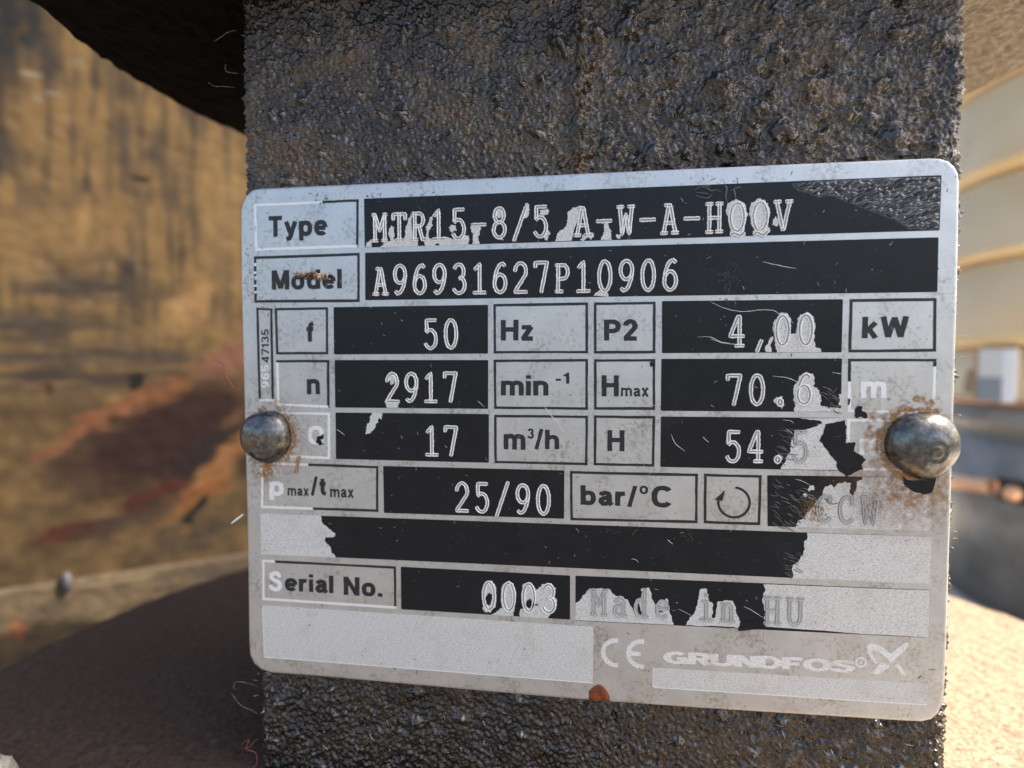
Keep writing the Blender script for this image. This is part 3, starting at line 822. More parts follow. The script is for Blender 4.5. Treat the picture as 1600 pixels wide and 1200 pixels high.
def lettering(name, text, box, h, mat, parent, weight=.19, rot=False, slope=0.0, gap=.12):
    V, F = [], []
    x = 0
    lift = 0.0
    for ch in text:
        w, *strokes = LET[ch]
        for s in strokes:
            wd = weight * (.80 if ch == '/' else 1)
            dense = []
            for p, q in zip(s[:-1], s[1:]):
                k = max(1, int(math.hypot(q[0] - p[0], q[1] - p[1]) / .22))
                dense += [lerp(p, q, t / k) for t in range(k)]
            dense.append(s[-1])
            flat_stroke([(x + p[0], p[1]) for p in dense], wd, V, F, lift)
            lift += .0005
        x += w + gap
    v = np.array(V)
    lo, hi = v.min(0), v.max(0)
    u = (v[:, 0] - lo[0]) / (hi[0] - lo[0])
    w = (v[:, 1] - lo[1]) / (hi[1] - lo[1])
    x0, x1, z0, z1 = box
    if rot:       # reads upwards
        X = x1 - w * (x1 - x0)
        Z = z0 + u * (z1 - z0)
        X, Z = x0 + (1 - w) * (x1 - x0), z0 + u * (z1 - z0)
    else:
        X = x0 + u * (x1 - x0)
        Z = z0 + w * (z1 - z0) + slope * u
    jit = NP.standard_normal((2, len(X))) * 0.014      # worn outline
    W = np.stack([X + jit[0], -(h + v[:, 2]), Z + jit[1]], 1)
    G = []
    for q in F:
        a, b, c = (W[i] for i in q[:3])
        s = (b[0] - a[0]) * (c[2] - a[2]) - (b[2] - a[2]) * (c[0] - a[0])
        G.append(q if s > 0 else q[::-1])
    return mesh_obj(name, W, G, mat, parent)

for key, text, x0, x1, z0, z1, white in DRAW['texts']:
    big = text not in ('max', '-1', '3', 'o')
    lettering('printed_lettering', text, (x0, x1, z0, z1), 0.03, FAINT if white else PRINT, BOX[key],
              weight=.215 if big else .18)
for text, x0, x1, z0, z1, white in DRAW['side']:
    lettering('printed_lettering', text, (x0, x1, z0, z1), 0.03, FAINT if white else PRINT, BOX['side'], weight=.15, rot=True)

# ---- turning arrow in its box
(cx, cz), rad, head = DRAW['rot']
ring = []
a0, a1 = math.radians(86), math.radians(-190)
N = 40
for k in range(N + 1):
    a = a0 + (a1 - a0) * k / N
    ring.append((cx + (rad + 0.17) * math.cos(a), cz + (rad + 0.17) * math.sin(a)))
for k in range(N, -1, -1):
    a = a0 + (a1 - a0) * k / N
    ring.append((cx + (rad - 0.17) * math.cos(a), cz + (rad - 0.17) * math.sin(a)))
sheet('turning_arrow', ring, 0.03, PRINT, BOX['rot'])
sheet('arrow_head', head, 0.034, PRINT, BOX['rot'])

# ---- stamped characters: a groove with raised burrs, swept along strokes
SIX = [(0.88, 0.93), (0.74, 1.0), (0.52, 0.97), (0.30, 0.84), (0.12, 0.62), (0.03, 0.36)]
GL = {
 '0': [arc(.5, .5, .47, .5, 92, 452, 28)],
 '1': [[(.12, .82), (.5, 1), (.5, .02)], [(.02, 0), (.98, 0)]],
 '2': [[(.04, .74)] + arc(.5, .71, .46, .29, 160, -25, 14) + [(.04, .03), (.04, 0), (1, 0)]],
 '3': [arc(.46, .75, .42, .25, 150, -80, 14), arc(.46, .27, .5, .28, 80, -150, 16)],
 '4': [[(.72, .02), (.72, 1), (.58, 1), (.0, .33), (1, .33)], [(.45, 0), (1, 0)]],
 '5': [[(.92, 1), (.14, 1), (.14, .56)] + arc(.46, .32, .5, .33, 118, -148, 18)],
 '6': [SIX, arc(.5, .31, .47, .31, 0, 360, 24)],
 '7': [[(.0, .86), (.0, 1), (.98, 1), (.5, 0)]],
 '8': [arc(.5, .76, .40, .24, 0, 360, 20), arc(.5, .26, .48, .26, 0, 360, 22)],
 '9': [[(1 - x, 1 - z) for x, z in SIX], arc(.5, .69, .47, .31, 0, 360, 24)],
 '-': [[(-.05, .50), (1.05, .50)]],
 '/': [[(.02, -.12), (.98, 1.08)]],
 ',': [[(.66, .16), (.34, -.20)]],
 '.': [arc(.5, .06, .13, .09, 0, 360, 12)],
 'M': [[(.1, 0), (.1, 1), (.5, .38), (.9, 1), (.9, 0)], [(-.06, 0), (.28, 0)], [(.72, 0), (1.06, 0)], [(-.06, 1), (.16, 1)], [(.84, 1), (1.06, 1)]],
 'T': [[(.5, 0), (.5, 1)], [(.02, .8), (.02, 1), (.98, 1), (.98, .8)], [(.26, 0), (.74, 0)]],
 'R': [[(.14, 0), (.14, 1)], [(-.02, 1), (.5, 1)] + arc(.55, .76, .34, .24, 90, -90, 10) + [(.14, .52)], [(.5, .52), (.82, 0), (1.02, 0)], [(-.02, 0), (.34, 0)]],
 'P': [[(.16, 0), (.16, 1)], [(-.0, 1), (.5, 1)] + arc(.6, .74, .36, .26, 90, -90, 10) + [(.16, .48)], [(.0, 0), (.5, 0)]],
 'A': [[(.08, 0), (.44, 1), (.54, 1), (.92, 0)], [(.2, 1), (.5, 1)], [(.22, .36), (.78, .36)], [(-.08, 0), (.30, 0)], [(.70, 0), (1.08, 0)]],
 'W': [[(.06, 1), (.24, 0), (.5, .72), (.76, 0), (.94, 1)], [(-.08, 1), (.28, 1)], [(.72, 1), (1.08, 1)]],
 'H': [[(.14, 0), (.14, 1)], [(.86, 0), (.86, 1)], [(.14, .5), (.86, .5)], [(-.04, 0), (.34, 0)], [(.66, 0), (1.04, 0)], [(-.04, 1), (.34, 1)], [(.66, 1), (1.04, 1)]],
 'Q': [arc(.5, .5, .48, .5, 92, 452, 28), [(.14, -.12), (.30, -.05), (.48, -.10), (.66, -.16), (.84, -.14), (.98, -.06)]],
 'V': [[(.06, 1), (.48, 0), (.52, 0), (.94, 1)], [(-.08, 1), (.28, 1)], [(.72, 1), (1.08, 1)]],
 'C': [arc(.52, .5, .48, .5, 52, 315, 20), [(.86, .72), (.86, 1)]],
 'U': [[(.12, 1), (.12, .3)] + arc(.5, .3, .38, .3, 180, 360, 12) + [(.88, 1)], [(-.06, 1), (.32, 1)], [(.68, 1), (1.06, 1)]],
 'a': [[(.16, .58)] + arc(.46, .5, .34, .18, 130, 0, 8) + [(.80, .08), (.9, 0), (1.02, 0)], arc(.44, .2, .36, .2, 0, 360, 18)],
 'd': [[(.58, 1), (.80, 1), (.80, 0), (1.02, 0)], arc(.42, .32, .38, .32, 0, 360, 20)],
 'e': [[(.06, .36), (.94, .36)] + arc(.5, .34, .44, .34, 0, 315, 18)],
 'i': [[(.22, .66), (.54, .66), (.54, 0)], [(.08, 0), (1.0, 0)], [(.52, .88), (.56, .92)]],
 'n': [[(.0, .66), (.18, .66), (.18, 0)], [(.18, .46)] + arc(.49, .46, .31, .22, 170, 0, 8) + [(.80, 0)], [(.0, 0), (.36, 0)], [(.64, 0), (1.0, 0)]],
}

def resample(pl, step=0.14):
    out = [pl[0]]
    for a, b in zip(pl[:-1], pl[1:]):
        L = math.hypot(b[0] - a[0], b[1] - a[1])
        k = max(1, int(L / step))
        for j in range(1, k + 1):
            out.append(lerp(a, b, j / k))
    return out

PROFILE = [(-1.0, -0.01), (-0.86, 0.062), (-0.60, 0.085), (-0.36, 0.018), (-0.16, 0.0), (0.16, 0.0), (0.36, 0.018), (0.60, 0.085), (0.86, 0.062), (1.0, -0.01)]
GFLOOR = {3, 4, 5}

def stroke_mesh(pl, width, lift, V, F, I, rng):
    pts = resample(pl)
    closed = math.hypot(pts[0][0] - pts[-1][0], pts[0][1] - pts[-1][1]) < 0.05
    if closed:
        pts = pts[:-1]
    n = len(pts)
    rows = []
    for i in range(n):
        if closed:
            a, b = pts[i - 1], pts[(i + 1) % n]
        else:
            a, b = pts[max(0, i - 1)], pts[min(n - 1, i + 1)]
        t = Vector((b[0] - a[0], b[1] - a[1]))
        t = t.normalized() if t.length > 1e-9 else Vector((1, 0))
        rows.append((pts[i], t, 1.0))
    if not closed:
        p, t, _ = rows[0]
        rows.insert(0, ((p[0] - t.x * width * .34, p[1] - t.y * width * .34), t, 0.62))
        p, t, _ = rows[-1]
        rows.append(((p[0] + t.x * width * .34, p[1] + t.y * width * .34), t, 0.62))
    base = len(V)
    m = len(PROFILE)
    for p, t, s in rows:
        nx, nz = -t.y, t.x
        jl, jr = rng.uniform(-.05, .05), rng.uniform(-.05, .05)
        for u, h in PROFILE:
            w = u * s * width / 2 + (jl if u < 0 else jr) * abs(u) * 0.7
            end = 0.0 if s == 1.0 else -0.0
            V.append((p[0] + nx * w, -(H_STAMP + lift + h * (1 if s == 1 else .8) + rng.uniform(0, .012) + end), p[1] + nz * w))
    R = len(rows)
    for i in range(R if closed else R - 1):
        j = (i + 1) % R
        for k in range(m - 1):
            F.append((base + i * m + k, base + j * m + k, base + j * m + k + 1, base + i * m + k + 1))
            I.append(1 if k in GFLOOR else 0)

for key, text, A, B, hdig in DRAW['stamps']:
    n = len(text)
    for i, ch in enumerate(text):
        if ch == ' ':
            continue
        c = lerp(A, B, i / max(1, n - 1))
        digit = ch.isdigit()
        hh = hdig * (1.0 if digit or ch in 'id' else 0.90 if key in ('type', 'model', 'origin', 'turn') else 1.0)
        if key == 'type':
            hh = hdig * (1.02 if digit else 0.93)
        ww = 1.86 if ch in 'MWHAVQTU' else 1.70
        if key == 'turn':
            ww = 1.9
        V, F, I = [], [], []
        for s, pl in enumerate(GL[ch]):
            q = [(c[0] + (x - .5) * ww, c[1] + z * hh) for x, z in pl]
            stroke_mesh(q, 0.56, 0.0035 * s, V, F, I, RNG)
        # face the viewer
        a, b, cc = (Vector(V[x]) for x in F[0][:3])
        if (b - a).cross(cc - a).y > 0:
            F = [f[::-1] for f in F]
        over_bare = key == 'turn' or (key == 'origin') or (key == 'head' and i == 3)
        if over_bare:          # on open metal dark strips outline the groove
            m = len(PROFILE) - 1
            I = [2 if q % m in (0, m - 1) else I[q] for q in range(len(I))]
        mesh_obj('stamped_character', V, F, [DULL if over_bare else BURR, DULL if over_bare else GROOVE, OUTLINE], FIELD[key], smooth=False, mat_idx=I)

# ---- black flakes left standing over gaps and frames
for p in DRAW['islands']:
    sheet('ink_flake', ragged(p, 0.10, 3), H_ISLE, INK, plate)

# ---- maker's wordmark, emblem and conformity mark, etched bright
(wx0, wz0), (wx1, wz1), wh = DRAW['wm']
wordmark = lettering('maker_wordmark', 'GRUNDFOS', (wx0, wx1, wz0 - .05 - wh / 2, wz0 - .05 + wh / 2), 0.03, BARE2, plate, weight=.27, slope=wz1 - wz0, gap=.05)
(rc, rr) = DRAW['reg']
reg = arc(rc[0], rc[1], rr, rr * .95, 0, 360, 24)[:-1]
regi = arc(rc[0], rc[1], rr * .62, rr * .6, 0, 360, 24)[:-1]
RV = [on_plate(p, 0.03) for p in reg + regi]
n = len(reg)
mesh_obj('registered_mark', RV, [(i, (i + 1) % n, n + (i + 1) % n, n + i) for i in range(n)], BARE2, wordmark)
lettering('registered_letter', 'R', (rc[0] - rr * .3, rc[0] + rr * .3, rc[1] - rr * .4, rc[1] + rr * .4), 0.03, BARE2, wordmark)
sheets('maker_emblem', DRAW['swoosh'], 0.03, BARE2, plate)
cl, cr, ct, cb, el, er, et, eb = DRAW['ce']
def c_poly(xl, xr, zt, zb, wdt):
    rz = (zt - zb) / 2; zc = (zt + zb) / 2; rx = rz * 1.02; xc = xl + rx
    amax = math.degrees(math.acos(max(-1, min(1, (xr - xc) / rx))))
    o = arc(xc, zc, rx, rz, amax, 360 - amax, 26)
    xi = math.degrees(math.acos(max(-1, min(1, (xr - xc) / (rx - wdt)))))
    return o + arc(xc, zc, rx - wdt, rz - wdt, 360 - xi, xi, 26), (xc, zc, rx)
cp, _ = c_poly(cl[0], cr[0], ct[1], cb[1], 0.62)
ep, (exc, ezc, erx) = c_poly(el[0], er[0], et[1], eb[1], 0.62)
bar = [(el[0] + 0.4, ezc + .3), (er[0] - .45, ezc + .3), (er[0] - .45, ezc - .3), (el[0] + 0.4, ezc - .3)]
sheets('conformity_mark', [cp, ep, bar], 0.03, BARE2, plate)

# ---- blistered, wrinkled ink at the upper right end of the first field
def blister():
    poly = DRAW['blister']
    xs = [p[0] for p in poly]; zs = [p[1] for p in poly]
    st = 0.09
    x = np.arange(min(xs), max(xs), st); z = np.arange(min(zs), max(zs), st)
    X, Z = np.meshgrid(x, z, indexing='ij')
    m = inside(poly, X, Z)
    d = np.where(m, edge_distance(poly, X, Z), 0)
    nz = field_noise(len(x), len(z), st, 0.42, 1.3, 0.3, 3.6, 0.36, 5)
    nz2 = field_noise(len(x), len(z), st, 0.3, 0.9, 0.2, 2.0, 0.1, 6)
    hgt = np.clip(0.75 - np.abs(nz) * 0.8, -.2, 1) * 0.22 + nz2 * 0.02
    hgt = np.clip(hgt, -0.02, 0.5) * np.clip(d / 0.35, 0, 1) + H_INK + 0.006
    V = np.stack([X, -hgt, Z], -1).reshape(-1, 3)
    keepf = []
    M = m.ravel()
    for f in grid_faces(len(x), len(z)):
        if M[f[0]] and M[f[1]] and M[f[2]] and M[f[3]]:
            keepf.append(f)
    mesh_obj('blistered_ink', V, keepf, FILM, FIELD['type'], smooth=True)
blister()

def tube(pts, r, V, F, sides=5, taper=True):
    base = len(V)
    n = len(pts)
    for i, p in enumerate(pts):
        p = Vector(p)
        t = (Vector(pts[min(n - 1, i + 1)]) - Vector(pts[max(0, i - 1)])).normalized()
        a = t.cross(Vector((0.3, 1, 0.2))).normalized()
        b = t.cross(a)
        rr = r * (0.35 + 0.65 * math.sin(math.pi * min(1, max(0, (i + .6) / n)))) if taper else r
        for k in range(sides):
            an = 2 * math.pi * k / sides
            V.append(tuple(p + a * rr * math.cos(an) + b * rr * math.sin(an)))
    for i in range(n - 1):
        for k in range(sides):
            k2 = (k + 1) % sides
            F.append((base + i * sides + k, base + i * sides + k2, base + (i + 1) * sides + k2, base + (i + 1) * sides + k))

def smooth_line(pts, n=4):
    out = []
    m = len(pts)
    for i in range(m - 1):
        p0 = Vector(pts[max(0, i - 1)]); p1 = Vector(pts[i]); p2 = Vector(pts[i + 1]); p3 = Vector(pts[min(m - 1, i + 2)])
        for k in range(n):
            t = k / n
            q = 0.5 * ((2 * p1) + (p2 - p0) * t + (2 * p0 - 5 * p1 + 4 * p2 - p3) * t * t + (3 * p1 - p0 - 3 * p2 + p3) * t ** 3)
            out.append(tuple(q))
    out.append(tuple(pts[-1]))
    return out

V, F = [], []
for pl in DRAW['twigs']:
    tube([(p[0], -H_INK - 0.02, p[1]) for p in smooth_line(pl)], 0.13, V, F, 6)
mesh_obj('blistered_ink', V, F, FILM, FIELD['type'], smooth=True)

# fine short wrinkles where the ink is lifting off
V, F = [], []
def wrinkles(poly, count, lo, hi, ang, r):
    xs = [p[0] for p in poly]; zs = [p[1] for p in poly]
    k = 0
    while k < count:
        x, z = RNG.uniform(min(xs), max(xs)), RNG.uniform(min(zs), max(zs))
        if not inside(poly, np.array([x]), np.array([z]))[0]:
            continue
        L = RNG.uniform(lo, hi); a = ang + RNG.uniform(-.45, .45)
        b = RNG.uniform(-.2, .2) * L
        dx, dz = math.cos(a), math.sin(a)
        pts = [(x - dx * L / 2, -H_INK, z - dz * L / 2), (x - dz * b, -H_INK - r * .5, z + dx * b), (x + dx * L / 2, -H_INK, z + dz * L / 2)]
        tube(smooth_line(pts, 3), r, V, F, 5)
        k += 1
t = DRAW['fields']['turn']
wrinkles([(t[0][0] + .7, t[0][1] - .3), (36.4, -7.5), (33.2, -9.2), (31.3, -11.4), (29.9, -13.2), (t[3][0] + .8, t[3][1] + .3)], 60, .5, 1.8, -.45, .07)
o = mesh_obj('ink_wrinkle', V, F, FILM, FIELD['turn'], smooth=True)
V, F = [], []
wrinkles([(28.4, 1.9), (31.0, 1.9), (30.2, -2), (28.4, -3.6)], 26, .5, 1.7, -.4, .06)
wrinkles([(34.7, 1.5), (37.1, 1.4), (37.1, 0.2), (34.9, 0.2)], 8, .5, 1.2, -.2, .05)
mesh_obj('ink_wrinkle', V, F, FILM, FIELD['head'], smooth=True)
V, F = [], []
t = DRAW['fields']['long']
wrinkles([(29, -15.0), (32.1, -15.1), (31.2, -18), (29.6, -18.5)], 22, .4, 1.3, -.35, .05)
mesh_obj('ink_wrinkle', V, F, FILM, FIELD['long'], smooth=True)
V, F = [], []
wrinkles([(33.5, 7.6), (35.8, 6.4), (35.8, 4.0), (34.9, 4.2)], 9, .8, 2.4, -.7, .07)
mesh_obj('ink_wrinkle', V, F, FILM, FIELD['maxhead'], smooth=True)
V, F = [], []
wrinkles([(20.2, 24.5), (22.6, 24.6), (22.8, 18.6), (20.4, 18.2)], 60, .15, .5, 1.2, .035)
mesh_obj('ink_wrinkle', V, F, FILM, FIELD['model'], smooth=True)

# ---- scratches
V, F = [], []
for pl in DRAW['scratches']:
    pts = smooth_line(pl, 6)
    pts = [(p[0] + RNG.uniform(-.03, .03), -0.034, p[1] + RNG.uniform(-.03, .03)) for p in pts]
    tube(pts, RNG.uniform(.022, .042), V, F, 4)
for k in range(240):                       # short nicks
    x, z = RNG.uniform(-47, 46), RNG.uniform(-26, 33)
    L = RNG.uniform(.12, .7); a = RNG.uniform(0, 6.28)
    c = RNG.uniform(-.25, .25) * L
    tube(smooth_line([(x, -.036, z), (x + math.cos(a) * L / 2 - math.sin(a) * c, -.036, z + math.sin(a) * L / 2 + math.cos(a) * c), (x + math.cos(a) * L, -.036, z + math.sin(a) * L)], 3), RNG.uniform(.010, .024), V, F, 4)
sc_ = mesh_obj('scratch', V, F, m_simple('scratch_metal', (0.62, 0.62, 0.63), 0.4, 0.45), plate)
sc_['kind'] = 'stuff'

# ---- dark grime specks and crumbs lying in the print
V, F = [], []
for k in range(260):
    x, z = RNG.uniform(-49, 49), RNG.uniform(-36.5, 36.5)
    L = abs(RNG.gauss(0, .28)) + .08; a = RNG.uniform(0, 6.28)
    tube(smooth_line([(x, -.02, z), (x + math.cos(a) * L * .5 + RNG.uniform(-.06, .06), -.03, z + math.sin(a) * L * .5), (x + math.cos(a) * L, -.02, z + math.sin(a) * L)], 3), RNG.uniform(.02, .06), V, F, 5)
for cx_, cz_, sx, sz, nn in ((-21, 34.8, 1.2, .9, 40), (-37, 35.3, .8, .6, 24), (-29, 35.6, .6, .5, 14), (20, 35.6, 3, .5, 20), (-48.8, 25, .5, 2.5, 26), (-44, 31.3, 5, .3, 24), (7.5, -13.0, 2, .3, 20), (-46, 19.5, 1, 1.2, 14), (16.6, -13.4, .5, .4, 16)):
    for k in range(nn):
        x, z = RNG.gauss(cx_, sx), RNG.gauss(cz_, sz)
        if abs(x) > 49.5 or abs(z) > 36.6:
            continue
        L = abs(RNG.gauss(0, .3)) + .1; a = RNG.uniform(0, 6.28)
        tube([(x, -.03, z), (x + math.cos(a) * L * .5, -.04, z + math.sin(a) * L * .5 + .04), (x + math.cos(a) * L, -.03, z + math.sin(a) * L)], RNG.uniform(.02, .05), V, F, 5)
k = Mat('dark_grime')
k.set(Base_Color=k.ramp(k.noise(0.6, 3), (0.35, (0.035, 0.03, 0.028)), (0.65, (0.11, 0.085, 0.05))), Roughness=0.8)
gr = mesh_obj('grime_speck', V, F, k.m, plate)
gr['kind'] = 'stuff'

# ---- rust round the rivets
def stain(cx, cz, size, fn, seed, parent):
    st = 0.11
    n = int(size * 2 / st)
    x = cx - size + np.arange(n) * st
    z = cz - size + np.arange(n) * st
    X, Z = np.meshgrid(x, z, indexing='ij')
    n1 = field_noise(n, n, st, .5, 3.5, 1.2, 1, 0, seed)
    n2 = field_noise(n, n, st, .25, 1.2, .5, 1, 0, seed + 1)
    n3 = field_noise(n, n, st, .8, 5, 1, 1, 0, seed + 2)
    vein = np.clip(1 - np.abs(n1 + n3 * .5) * 3.0, 0, 1)
    A = fn(X - cx, Z - cz, n1, n2, vein)
    ok = inside(DRAW['outline'], X, Z) & (edge_distance(DRAW['outline'], X, Z) > 0.45)
    A = np.clip(A * 1.35, 0, .95) * ok
    V = np.stack([X, np.full(X.shape, -0.075), Z], -1).reshape(-1, 3)
    M = (A > 0.02).ravel()
    F = [f for f in grid_faces(n, n) if M[f[0]] or M[f[1]] or M[f[2]] or M[f[3]]]
    C = np.repeat(A.ravel()[:, None], 3, 1)
    mesh_obj('rust_stain', V, F, STAIN, parent, colors=C)

(r1x, r1z), (r2x, r2z) = DRAW['rivets']
def stain1(x, z, n1, n2, v):
    r = np.hypot(x, z); a = np.arctan2(z, x)
    rim = np.exp(-((r - 4.25 - .25 * n1) / .35) ** 2) * (0.35 + .65 * (np.cos(a - 0.5) > .2))
    halo = np.clip(1 - (r - 4.0) / 3.4, 0, 1) * v * .9 * ((np.cos(a - .25) > .35) | (z < -3))
    drip = np.exp(-((x + .2) / 1.5) ** 2) * np.exp(-((z + 5.0) / 1.1) ** 2) * np.clip(.65 + n1 * .7, 0, 1)
    far = np.clip(1 - r / 11, 0, 1) * (n2 > 1.1) * v * .9 * ((x > 1) | (z < -4))
    wash = np.clip(1 - (r - 3) / 7.5, 0, 1) ** 2 * .22 * np.clip(.6 + n1 * .4, 0, 1) * (x > -2)
    run = np.exp(-((x - 5.0 - .25 * (z + 3.5)) / .32) ** 2) * ((z < -2.6) & (z > -5.4)) * np.clip(.75 + .6 * n2, 0, 1)
    return np.maximum.reduce([rim * np.clip(.7 + .5 * n2, 0, 1), halo, drip, far, wash, run])
def stain2(x, z, n1, n2, v):
    r = np.hypot(x, z); a = np.arctan2(z, x)
    rim = np.exp(-((r - 4.6 - .2 * n1) / .4) ** 2) * np.clip(.75 + .25 * n2, 0, 1)
    up = np.exp(-((r - 5.2 - .4 * n1) / .8) ** 2) * ((z > 1.5) & (x < 3)) * np.clip(.22 + .2 * n1, 0, 1)
    low = np.clip(1 - (r - 4) / 4.5, 0, 1) * (z < 0) * np.clip(.28 + .16 * n1 + .06 * n2, 0, 1)
    wash = np.exp(-((x + .5) / 6.5) ** 2) * np.exp(-((z + 6.0) / 4.5) ** 2) * np.clip(.36 + .12 * n1 + .06 * n2, 0, .6)
    left = np.exp(-((x + 5.6) / 1.2) ** 2) * np.exp(-((z - 1.5) / 3.5) ** 2) * np.clip(.2 + .2 * n1, 0, .8)
    return np.maximum.reduce([rim, up, low, wash, left])
stain(r1x, r1z, 12.5, stain1, 40, plate)
stain(r2x, r2z, 13.5, stain2, 50, plate)

# yellowed streaks on the third peeled field and around the print at the left
def stain3(x, z, n1, n2, v):
    return np.clip(1 - np.abs(x) / 6, 0, 1) * np.clip(1 - np.abs(z) / 6, 0, 1) * v * .5 * (n2 > 0.2)
stain(-44.5, -8.0, 7.5, stain3, 60, plate)
stain(-46.0, 21.5, 5.0, stain3, 66, plate)
def stain4(x, z, n1, n2, v):
    return np.exp(-(x / 1.3) ** 2) * np.exp(-(z / 1.6) ** 2) * np.clip(.35 + .6 * n2, 0, .8)
stain(40.2, -8.6, 4.0, stain4, 72, plate)
stain(33.2, -9.2, 3.4, stain4, 75, plate)

# ---- rust drop on the lower rim
dp = smooth_line(DRAW['drop'] + [DRAW['drop'][0]], 4)[:-1]
cx_, cz_ = np.mean([p[0] for p in dp]), np.mean([p[1] for p in dp])
V, F = [], []
n = len(dp)
for s, h in ((1.0, .0), (.9, .09), (.7, .16), (.4, .21)):
    V += [on_plate((cx_ + (p[0] - cx_) * s, cz_ + (p[1] - cz_) * s), h) for p in dp]
V.append(on_plate((cx_, cz_), .22))
for r in range(3):
    for i in range(n):
        j = (i + 1) % n
        F.append((r * n + i, r * n + j, (r + 1) * n + j, (r + 1) * n + i))
for i in range(n):
    F.append((3 * n + i, 3 * n + (i + 1) % n, 4 * n))
k = Mat('rust_drop')
k.set(Base_Color=k.ramp(k.noise(0.9, 4, .7), (0.3, (0.07, 0.014, 0.006)), (0.55, (0.22, 0.05, 0.012)), (0.8, (0.40, 0.13, 0.03))), Roughness=0.32)
k.set(Normal=k.bump(k.noise(2, 4), .08, .7))
mesh_obj('rust_drop', V, F, k.m, plate, smooth=True)

# ---- rivets
def rivet(cx, cz, rx, hgt, dx, dz, lab, tilt, ring_c):
    V, F = [], []
    nr, ns = 30, 64
    g = np.random.default_rng(int(abs(cx) * 10))
    ph = g.uniform(0, 6.28, 5)
    for i in range(nr + 1):
        t = i / nr
        for j in range(ns):
            a = 2 * math.pi * j / ns
            r = rx * math.sin(t * math.pi / 2 * 1.06) / math.sin(math.pi / 2 * 1.06)
            r = rx * math.sin(min(1, t) * math.pi / 2)
            z0 = hgt * math.cos(t * math.pi / 2) ** 0.92
            x, z = r * math.cos(a), r * math.sin(a)
            wob = 0.03 * math.sin(3 * a + ph[0]) + 0.02 * math.sin(5 * a + ph[1])
            rr = math.hypot(x - ring_c[0], z - ring_c[1])
            dimple = -0.10 * math.exp(-((rr - 1.0) / .22) ** 2) - 0.05 * math.exp(-(rr / .5) ** 2) + 0.04 * math.exp(-((rr - 1.45) / .3) ** 2)
            V.append((cx + x * (1 + wob * t), -(z0 + dimple + 0.02), cz + z * (1 + wob * t)))
    for j in range(ns):                      # skirt down to the plate
        a = 2 * math.pi * j / ns
        V.append((cx + rx * .97 * math.cos(a), 0.02, cz + rx * .97 * math.sin(a)))
    for i in range(nr + 1):
        for j in range(ns):
            j2 = (j + 1) % ns
            F.append((i * ns + j, i * ns + j2, (i + 1) * ns + j2, (i + 1) * ns + j))
    F = [f[::-1] for f in F]
    me = mesh_obj('rivet', V, F, RIVET, plate, smooth=True, label=lab)
    return me
rivet(r1x, r1z + .25, 4.05, 2.9, 0, 0, 'dull zinc rivet head, the smaller one at the left edge', 0, (-.55, -.75))
rivet(r2x + .45, r2z, 4.45, 3.3, 0, 0, 'dark shiny rivet head at the right edge over black residue', 0, (.3, -.6))

# ---- scrap of dried straw stuck over the second word
V, F = [], []
sx, sz = DRAW['straw']
for k in range(46):
    t = RNG.random()
    x = sx - 0.6 + t * 5.2 + RNG.gauss(0, .25)
    z = sz - 0.55 - t * .25 + RNG.gauss(0, .26)
    a = RNG.gauss(-0.15, .7)
    L = RNG.uniform(.4, 1.6)
    h0 = RNG.uniform(.05, .45)
    pts = [(x - math.cos(a) * L / 2, -h0, z - math.sin(a) * L / 2), (x, -h0 - RNG.uniform(0, .25), z + RNG.uniform(-.1, .1)), (x + math.cos(a) * L / 2, -h0 + .03, z + math.sin(a) * L / 2)]
    tube(smooth_line(pts, 4), RNG.uniform(.05, .15), V, F, 6)
k = Mat('dry_straw')
k.set(Base_Color=k.ramp(k.noise(0.55, 3, .6), (0.40, (0.10, 0.045, 0.02)), (0.5, (0.28, 0.17, 0.09)), (0.64, (0.62, 0.50, 0.40))), Roughness=0.75)
tag(mesh_obj('straw_scrap', V, F, k.m, None, smooth=True), 'small brown scrap of dried straw stuck across the word Model', 'straw')

# ------------------------------------------------------------------ the bracket behind the plate: neck, upper flange, pump head
bracket = empty('pump_bracket', 'dark oily rough cast bracket of the pump that carries the nameplate', 'pump bracket', (0, 25, -54.5))
Z_FLOOR, Z_CEIL, AXIS = -54.5, 68.0, (0.0, 25.0)

